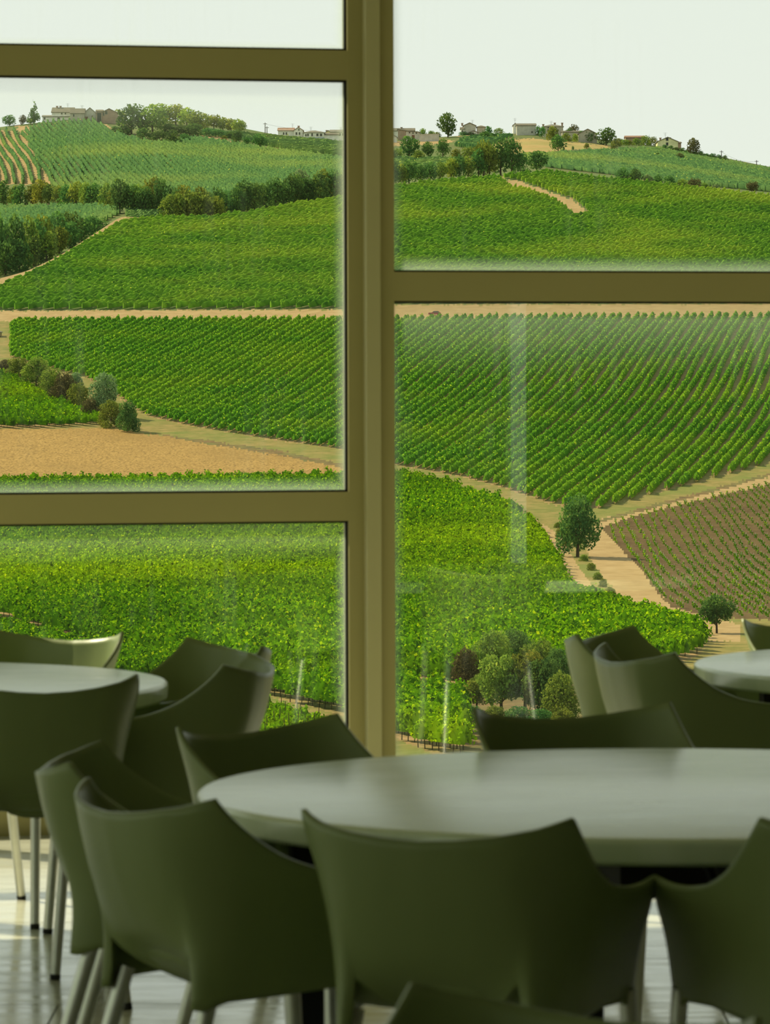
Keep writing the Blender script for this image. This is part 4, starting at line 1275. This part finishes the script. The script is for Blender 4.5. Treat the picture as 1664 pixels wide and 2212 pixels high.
solid('ceiling', [(XL - .3, YB - .2), (XR + .3, YB - .2), (ov_r.x, ov_r.y), (ov_l.x, ov_l.y)], ZC, ZC + .3, M['plaster'])
# lintel over the windows
o = fbox(MB(), SL, SR, -.12, .10, ZTOP, ZC).build('trim_9', M['plaster'])
tag(o, kind='structure')
# floor slabs, laid in staggered courses with open joints
def slabs():
    pw_, ph = 1.6, 0.78
    meshes = {}
    for j in range(int((15.6 - YB) / ph) + 1):
        y0 = YB + j * ph + .25
        x = XL - (j % 3) * .53
        while x < XR:
            yc = y0 + ph / 2
            x0, x1 = max(x, XL - .05), min(x + pw_, XR + .05)
            yf0, yf1 = FY0 + FT * x0 - .02, FY0 + FT * x1 - .02
            if y0 < min(yf0, yf1) + ph and x1 - x0 > .05:
                g = .0025
                ya, yb = y0 + g, y0 + ph - g
                v = [(x0 + g, min(ya, yf0)), (x1 - g, min(ya, yf1)), (x1 - g, min(yb, yf1)), (x0 + g, min(yb, yf0))]
                if v[2][1] - v[1][1] > .02 or v[3][1] - v[0][1] > .02:
                    dz = random.uniform(0, .0006)
                    vv = [(a, b, -.012) for a, b in v] + [(a, b, -dz) for a, b in v]
                    MB().add(vv, [(4, 5, 6, 7), (0, 1, 5, 4), (1, 2, 6, 5), (2, 3, 7, 6), (3, 0, 4, 7)]).build('slab', M['floor'], fl_base)
            x += pw_
slabs()
# side and back walls
def wall(name, a, b, t, openings=()):
    """a,b: ends in plan; openings (s0,s1,z0,z1) along the wall"""
    a, b = Vector((*a, 0)), Vector((*b, 0))
    d = (b - a)
    L = d.length
    d.normalize()
    nrm = Vector((d.y, -d.x, 0))
    rot = Matrix(((d.x, nrm.x, 0), (d.y, nrm.y, 0), (0, 0, 1)))
    m = MB()
    s = 0
    for s0, s1, z0, z1 in sorted(openings):
        m.box((s, 0, 0), (s0, t, ZC), rot, a)
        if z0 > 0: m.box((s0, 0, 0), (s1, t, z0), rot, a)
        if z1 < ZC: m.box((s0, 0, z1), (s1, t, ZC), rot, a)
        s = s1
    m.box((s, 0, 0), (L, t, ZC), rot, a)
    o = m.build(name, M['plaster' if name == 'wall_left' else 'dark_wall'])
    tag(o, kind='structure')
    return rot, a
wall('wall_left', (XL, YB), (XL, fl.y), -.2, [(3.2, 6.0, .15, 3.4), (6.4, 9.2, .15, 3.4), (9.6, 12.4, .15, 3.4), (12.8, 15.6, .15, 3.4)])
wall('wall_right', (XR, YB), (XR, fr_.y), .2, [(9.73, 10.30, .36, 2.02)])
wall('wall_back', (XL, YB), (XR, YB), .2, [(3.0, 4.6, .4, 2.6)])
def sash(n, lo, hi, axis, rw=.07):
    root = empty('window_%d' % n, ((lo[0] + hi[0]) / 2, (lo[1] + hi[1]) / 2, 0))
    tag(root, kind='structure')
    c = root.location
    def bx(l_, h_): return tuple(Vector(l_) - c), tuple(Vector(h_) - c)
    if axis == 'y':
        rails = [((lo[0], lo[1], lo[2]), (hi[0], lo[1] + rw, hi[2])), ((lo[0], hi[1] - rw, lo[2]), (hi[0], hi[1], hi[2])),
                 ((lo[0], lo[1], lo[2]), (hi[0], hi[1], lo[2] + rw)), ((lo[0], lo[1], hi[2] - rw), (hi[0], hi[1], hi[2]))]
        pane = ((c.x - .004, lo[1] + rw * .9, lo[2] + rw * .9), (c.x + .004, hi[1] - rw * .9, hi[2] - rw * .9))
    else:
        rails = [((lo[0], lo[1], lo[2]), (lo[0] + rw, hi[1], hi[2])), ((hi[0] - rw, lo[1], lo[2]), (hi[0], hi[1], hi[2])),
                 ((lo[0], lo[1], lo[2]), (hi[0], hi[1], lo[2] + rw)), ((lo[0], lo[1], hi[2] - rw), (hi[0], hi[1], hi[2]))]
        pane = ((lo[0] + rw * .9, c.y - .004, lo[2] + rw * .9), (hi[0] - rw * .9, c.y + .004, hi[2] - rw * .9))
    for r in rails:
        MB().box(*bx(*r)).build('frame_rail', M['frame'], root)
    MB().box(*bx(*pane)).build('pane', M['glass'], root)
for k in range(4):
    y0 = YB + 3.2 + k * 3.2
    sash(20 + k, (XL - .14, y0, .15), (XL - .06, y0 + 2.8, 3.4), 'y')
sash(24, (XL + 3.0, YB - .14, .4), (XL + 4.6, YB - .06, 2.6), 'x')

sash(25, (XR + .15, YB + 9.73, .36), (XR + .19, YB + 10.30, 2.02), 'y', .015)

# ------------------------------------------------------------------ tables
TZ, TR = 0.725, 0.90
def table(x, y, rz, label):
    o = empty('round_table', (x, y, 0), rz)
    tag(o, label, 'table', 'round cafe tables')
    t = .047
    MB().lathe([(0, TZ), (TR - .012, TZ), (TR - .006, TZ - .0015), (TR - .001, TZ - .006), (TR, TZ - .012), (TR - .002, TZ - t + .006), (TR - .008, TZ - t), (0, TZ - t)], 128).build('tabletop', M['table'], o, 40)
    zb = TZ - t
    MB().box((-.12, -.12, zb - .15), (.12, .12, zb)).build('hub', M['black'], o)
    rl = .70
    for a in range(4):
        r = Matrix.Rotation(a * math.pi / 2, 3, 'Z')
        MB().box((rl - .03, -.03, 0.004), (rl + .03, .03, zb), r).build('leg', M['black'], o)
        MB().box((.12, -.02, zb - .03), (rl - .03, .02, zb), r).build('arm', M['black'], o)
        d = r @ Vector((1, 0, 0))
        MB().tube(d * (rl - .03) + Vector((0, 0, .42)), d * .26 + Vector((0, 0, zb - .03)), .012, .012, 8).build('brace', M['black'], o)
    return o
TABLES = [(0.538, 7.951, math.radians(10), 'large round pale table in the foreground right'), (-1.471, 10.891, math.radians(5), 'round pale table cut by the left edge of the view'), (1.758, 11.547, math.radians(8), 'round pale table with a sunlit rim near the right edge')]
for x, y, r, lab in TABLES:
    table(x, y, r, lab)

# ------------------------------------------------------------------ chairs
def cr(xs, ys, q):
    xs, ys, q = np.asarray(xs, float), np.asarray(ys, float), np.asarray(q, float)
    m = np.gradient(ys, xs)
    k = np.clip(np.searchsorted(xs, q, side='right') - 1, 0, len(xs) - 2)
    h = xs[k + 1] - xs[k]
    t = (q - xs[k]) / h
    return (2 * t**3 - 3 * t**2 + 1) * ys[k] + (t**3 - 2 * t**2 + t) * h * m[k] + (-2 * t**3 + 3 * t**2) * ys[k + 1] + (t**3 - t**2) * h * m[k + 1]
LV = [0.43, 0.545, 0.66, 0.80]
CS = [0, .2, .30, .36, .47, .58, .76, 1.0]
PLAN = {0.80: [(0, -.300), (.105, -.290), (.158, -.272), (.190, -.252), (.236, -.205), (.262, -.130), (.275, -.02), (.285, .12)],
        0.66: [(0, -.272), (.100, -.263), (.146, -.249), (.172, -.231), (.212, -.170), (.232, -.085), (.246, .05), (.258, .19)],
        0.545: [(0, -.218), (.093, -.216), (.136, -.213), (.160, -.212), (.194, -.165), (.208, -.085), (.218, .05), (.224, .205)],
        0.43: [(0, -.080), (.085, -.115), (.128, -.175), (.156, -.212), (.184, -.180), (.196, -.085), (.202, .05), (.206, .215)]}
def plan(s, z):
    s = np.abs(s)
    xs = np.array([cr(CS, [p[0] for p in PLAN[l]], s) for l in LV])
    ys = np.array([cr(CS, [p[1] for p in PLAN[l]], s) for l in LV])
    k = np.clip(np.searchsorted(LV, z, side='right') - 1, 0, 2)
    t = (np.clip(z, LV[0], LV[3]) - np.array(LV)[k]) / np.diff(LV)[k]
    i = np.arange(len(s))
    def cat(a):
        p0, p1, p2, p3 = a[np.maximum(k - 1, 0), i], a[k, i], a[k + 1, i], a[np.minimum(k + 2, 3), i]
        return 0.5 * (2 * p1 + (p2 - p0) * t + (2 * p0 - 5 * p1 + 4 * p2 - p3) * t**2 + (3 * p1 - p0 - 3 * p2 + p3) * t**3)
    return cat(xs), cat(ys)
def shell_mesh():
    s = np.concatenate([np.linspace(0, .24, 9)[:-1], np.linspace(.24, .322, 12)[:-1], np.array([.322, .333]), np.linspace(.345, .40, 7)[:-1], np.linspace(.40, .47, 7)[:-1], np.linspace(.47, .60, 14)[:-1], np.linspace(.60, 1, 18)])
    s = np.concatenate([-s[:0:-1], s])
    a = np.abs(s)
    top = np.where(a <= .47, np.interp(a, [0, .12, .24, .36, .47], [.763, .766, .773, .784, .800]),
                   cr([.47, .52, .58, .66, .76, .88, 1.0], [.800, .752, .708, .677, .661, .657, .664], np.clip(a, .47, 1)))
    bot = np.interp(a, [0, .08, .16, .22, .27, .30, .316, .333, .345, .44, .50, .76, .93, .96, 1.0], [.444, .447, .458, .478, .504, .520, .526, .470, .436, .432, .446, .458, .452, .440, .440])
    nz = 22
    V = []
    for k in range(nz):
        w = k / (nz - 1)
        z = bot + (top - bot) * w
        x, y = plan(s, z)
        V.append(np.column_stack([x * np.sign(s), y, z]))
    V = np.array(V)
    n = len(s)
    i = np.arange(nz - 1)[:, None] * n + np.arange(n - 1)[None, :]
    Q = np.stack([i, i + 1, i + n + 1, i + n], -1).reshape(-1, 4)
    return mesh_np('shell', V.reshape(-1, 3), Q, None, True)
def seat_mesh():
    ys = np.concatenate([np.linspace(-.182, .19, 18), np.linspace(.205, .232, 5)])
    zs = np.concatenate([np.concatenate([[.530, .505, .486], .476 - .010 * np.sin(np.linspace(0, math.pi, 15))]), np.array([.474, .467, .457, .449, .443])])
    V = []
    for y, z in zip(ys, zs):
        sx = np.linspace(.36, 1, 60)
        px, py = plan(sx, np.full(60, z))
        hw = np.interp(min(y, .20), py, px) - (.004 if y > -.17 else .010)
        for t in np.linspace(-1, 1, 17):
            V.append((hw * t, y, z + .010 * (abs(t) ** 3)))
    n = 17
    m = len(ys)
    i = np.arange(m - 1)[:, None] * n + np.arange(n - 1)[None, :]
    Q = np.stack([i, i + 1, i + n + 1, i + n], -1).reshape(-1, 4)
    return mesh_np('seat', np.array(V), Q, None, True)
_shell, _seat = shell_mesh(), seat_mesh()
def make_chair():
    o = empty('armchair')
    sh = link('shell', _shell, o, M['chair'])
    md = sh.modifiers.new('thickness', 'SOLIDIFY')
    md.thickness = .009
    md.offset = -1
    md.use_even_offset = False
    se = link('seat', _seat, o, M['chair'])
    md = se.modifiers.new('thickness', 'SOLIDIFY')
    md.thickness = .012
    md.offset = -1
    for sx in (-1, 1):
        for a, b in (((sx * .154, -.168, .47), (sx * .190, -.305, 0)), ((sx * .202, .196, .47), (sx * .220, .232, 0))):
            a, b = Vector(a), Vector(b)
            d = (a - b).normalized()
            f = b + d * .014
            lg = MB().tube(f, a, .0130, .0150, 16).build('leg', M['alu'], o, 40)
            MB().tube(b, f, .0136, .0136, 16).build('foot_cap', M['rubber'], lg, 40)
    return o
chair0 = make_chair()
_used = [False]
def place(A, B, label, zc=.795):
    """A, B: pixels of the left and right wing tips of the back (seen from the sitter)"""
    if not _used[0]:
        c = chair0
        _used[0] = True
    else:
        c = chair0.copy()
        COL.objects.link(c)
        for ch in chair0.children:
            d = ch.copy()
            COL.objects.link(d)
            d.parent = c
            for g in ch.children:
                e_ = g.copy()
                COL.objects.link(e_)
                e_.parent = d
    a = on_height(*A, zc) if len(A) == 2 else Vector(A)
    b = on_height(*B, zc) if len(B) == 2 else Vector(B)
    x = Vector((b.x - a.x, b.y - a.y)).normalized()
    mid = (a + b) / 2
    f = Vector((-x.y, x.x))
    c.location = (mid.x + f.x * .205, mid.y + f.y * .205, 0)
    c.rotation_euler = (0, 0, math.atan2(x.y, x.x))
    tag(c, label, 'chair', 'olive plastic armchairs')
    return c
place((657, 1755), (1235, 1775), 'olive armchair with its back squarely to us at the near edge of the large table')
place((176, 1684), (478, 1735), 'olive armchair turned right at the left front of the large table')
place((220, 1603), (145, 1655), 'olive armchair seen from the side, directly behind the left front chair')
place((742, 1545), (370, 1576), 'shaded olive armchair facing us at the far left of the large table below the post')
place((1463, 1521), (1008, 1536), 'dark olive armchair facing us behind the middle of the large table')
place((1620, 1775), (1.06, 6.83, .795), 'olive armchair cut by the right edge at the front of the large table')
place((.42, 4.55, .795), (872, 2132), 'olive armchair of which only one back corner shows at the bottom edge')
place((-1.06, 10.0, .795), (298, 1461), 'dark olive armchair with its back to us at the left edge, legs showing')
place((480, 1442), (545, 1413), 'olive armchair seen from behind its right side at the right of the left table')
place((577, 1400), (398, 1379), 'olive armchair facing left at the far right of the left table')
place((278, 1369), (-1.17, 12.1, .795), 'sunlit pale olive armchair by the window behind the left table')
place((1367, 1355), (1246, 1374), 'olive armchair by the window left of the right table, lit outer side')
place((1296, 1391), (1469, 1416), 'olive armchair turned away in front of the right table')
place((1.53, 12.6, .795), (1588, 1341), 'olive armchair by the window behind the right table, cut by the right edge')

# trees of one stand: told apart by their order from the left
_ORD = ('first second third fourth fifth sixth seventh eighth ninth tenth eleventh twelfth thirteenth fourteenth fifteenth sixteenth seventeenth eighteenth nineteenth '
        'twentieth twenty-first twenty-second twenty-third twenty-fourth twenty-fifth twenty-sixth twenty-seventh twenty-eighth twenty-ninth thirtieth').split()
_stand = {}
for o in S.objects:
    if o.parent is None and o.get('category') in ('tree', 'vine row'):
        _stand.setdefault(o['label'], []).append(o)
for lab, os_ in _stand.items():
    vines = os_[0]['category'] == 'vine row'
    if vines:                                      # rows are single meshes in world space: order them by their nearest end
        def key(o):
            v = o.data.vertices
            a, b = v[0].co, v[len(v) // 3].co
            return min((a.x / a.y, b.x / b.y))
        if 'nearest' in os_[0]['group']:
            continue
    else:
        key = lambda o: o.location.x / o.location.y
    if 1 < len(os_) <= 30:
        os_.sort(key=key)
        for i, o in enumerate(os_):
            o['label'] = '%s, %s from the left' % (lab, _ORD[i])
    elif vines and 'striped' in os_[0]['group']:
        os_.sort(key=lambda o: o.data.vertices[0].co.x * 0.988 - o.data.vertices[0].co.y * 0.155)
        for i, o in enumerate(os_):
            n = i + 1
            suf = 'th' if 10 < n % 100 < 14 else {1: 'st', 2: 'nd', 3: 'rd'}.get(n % 10, 'th')
            o['label'] = 'dark green vine row of the big striped vineyard, %d%s row from its left edge' % (n, suf)
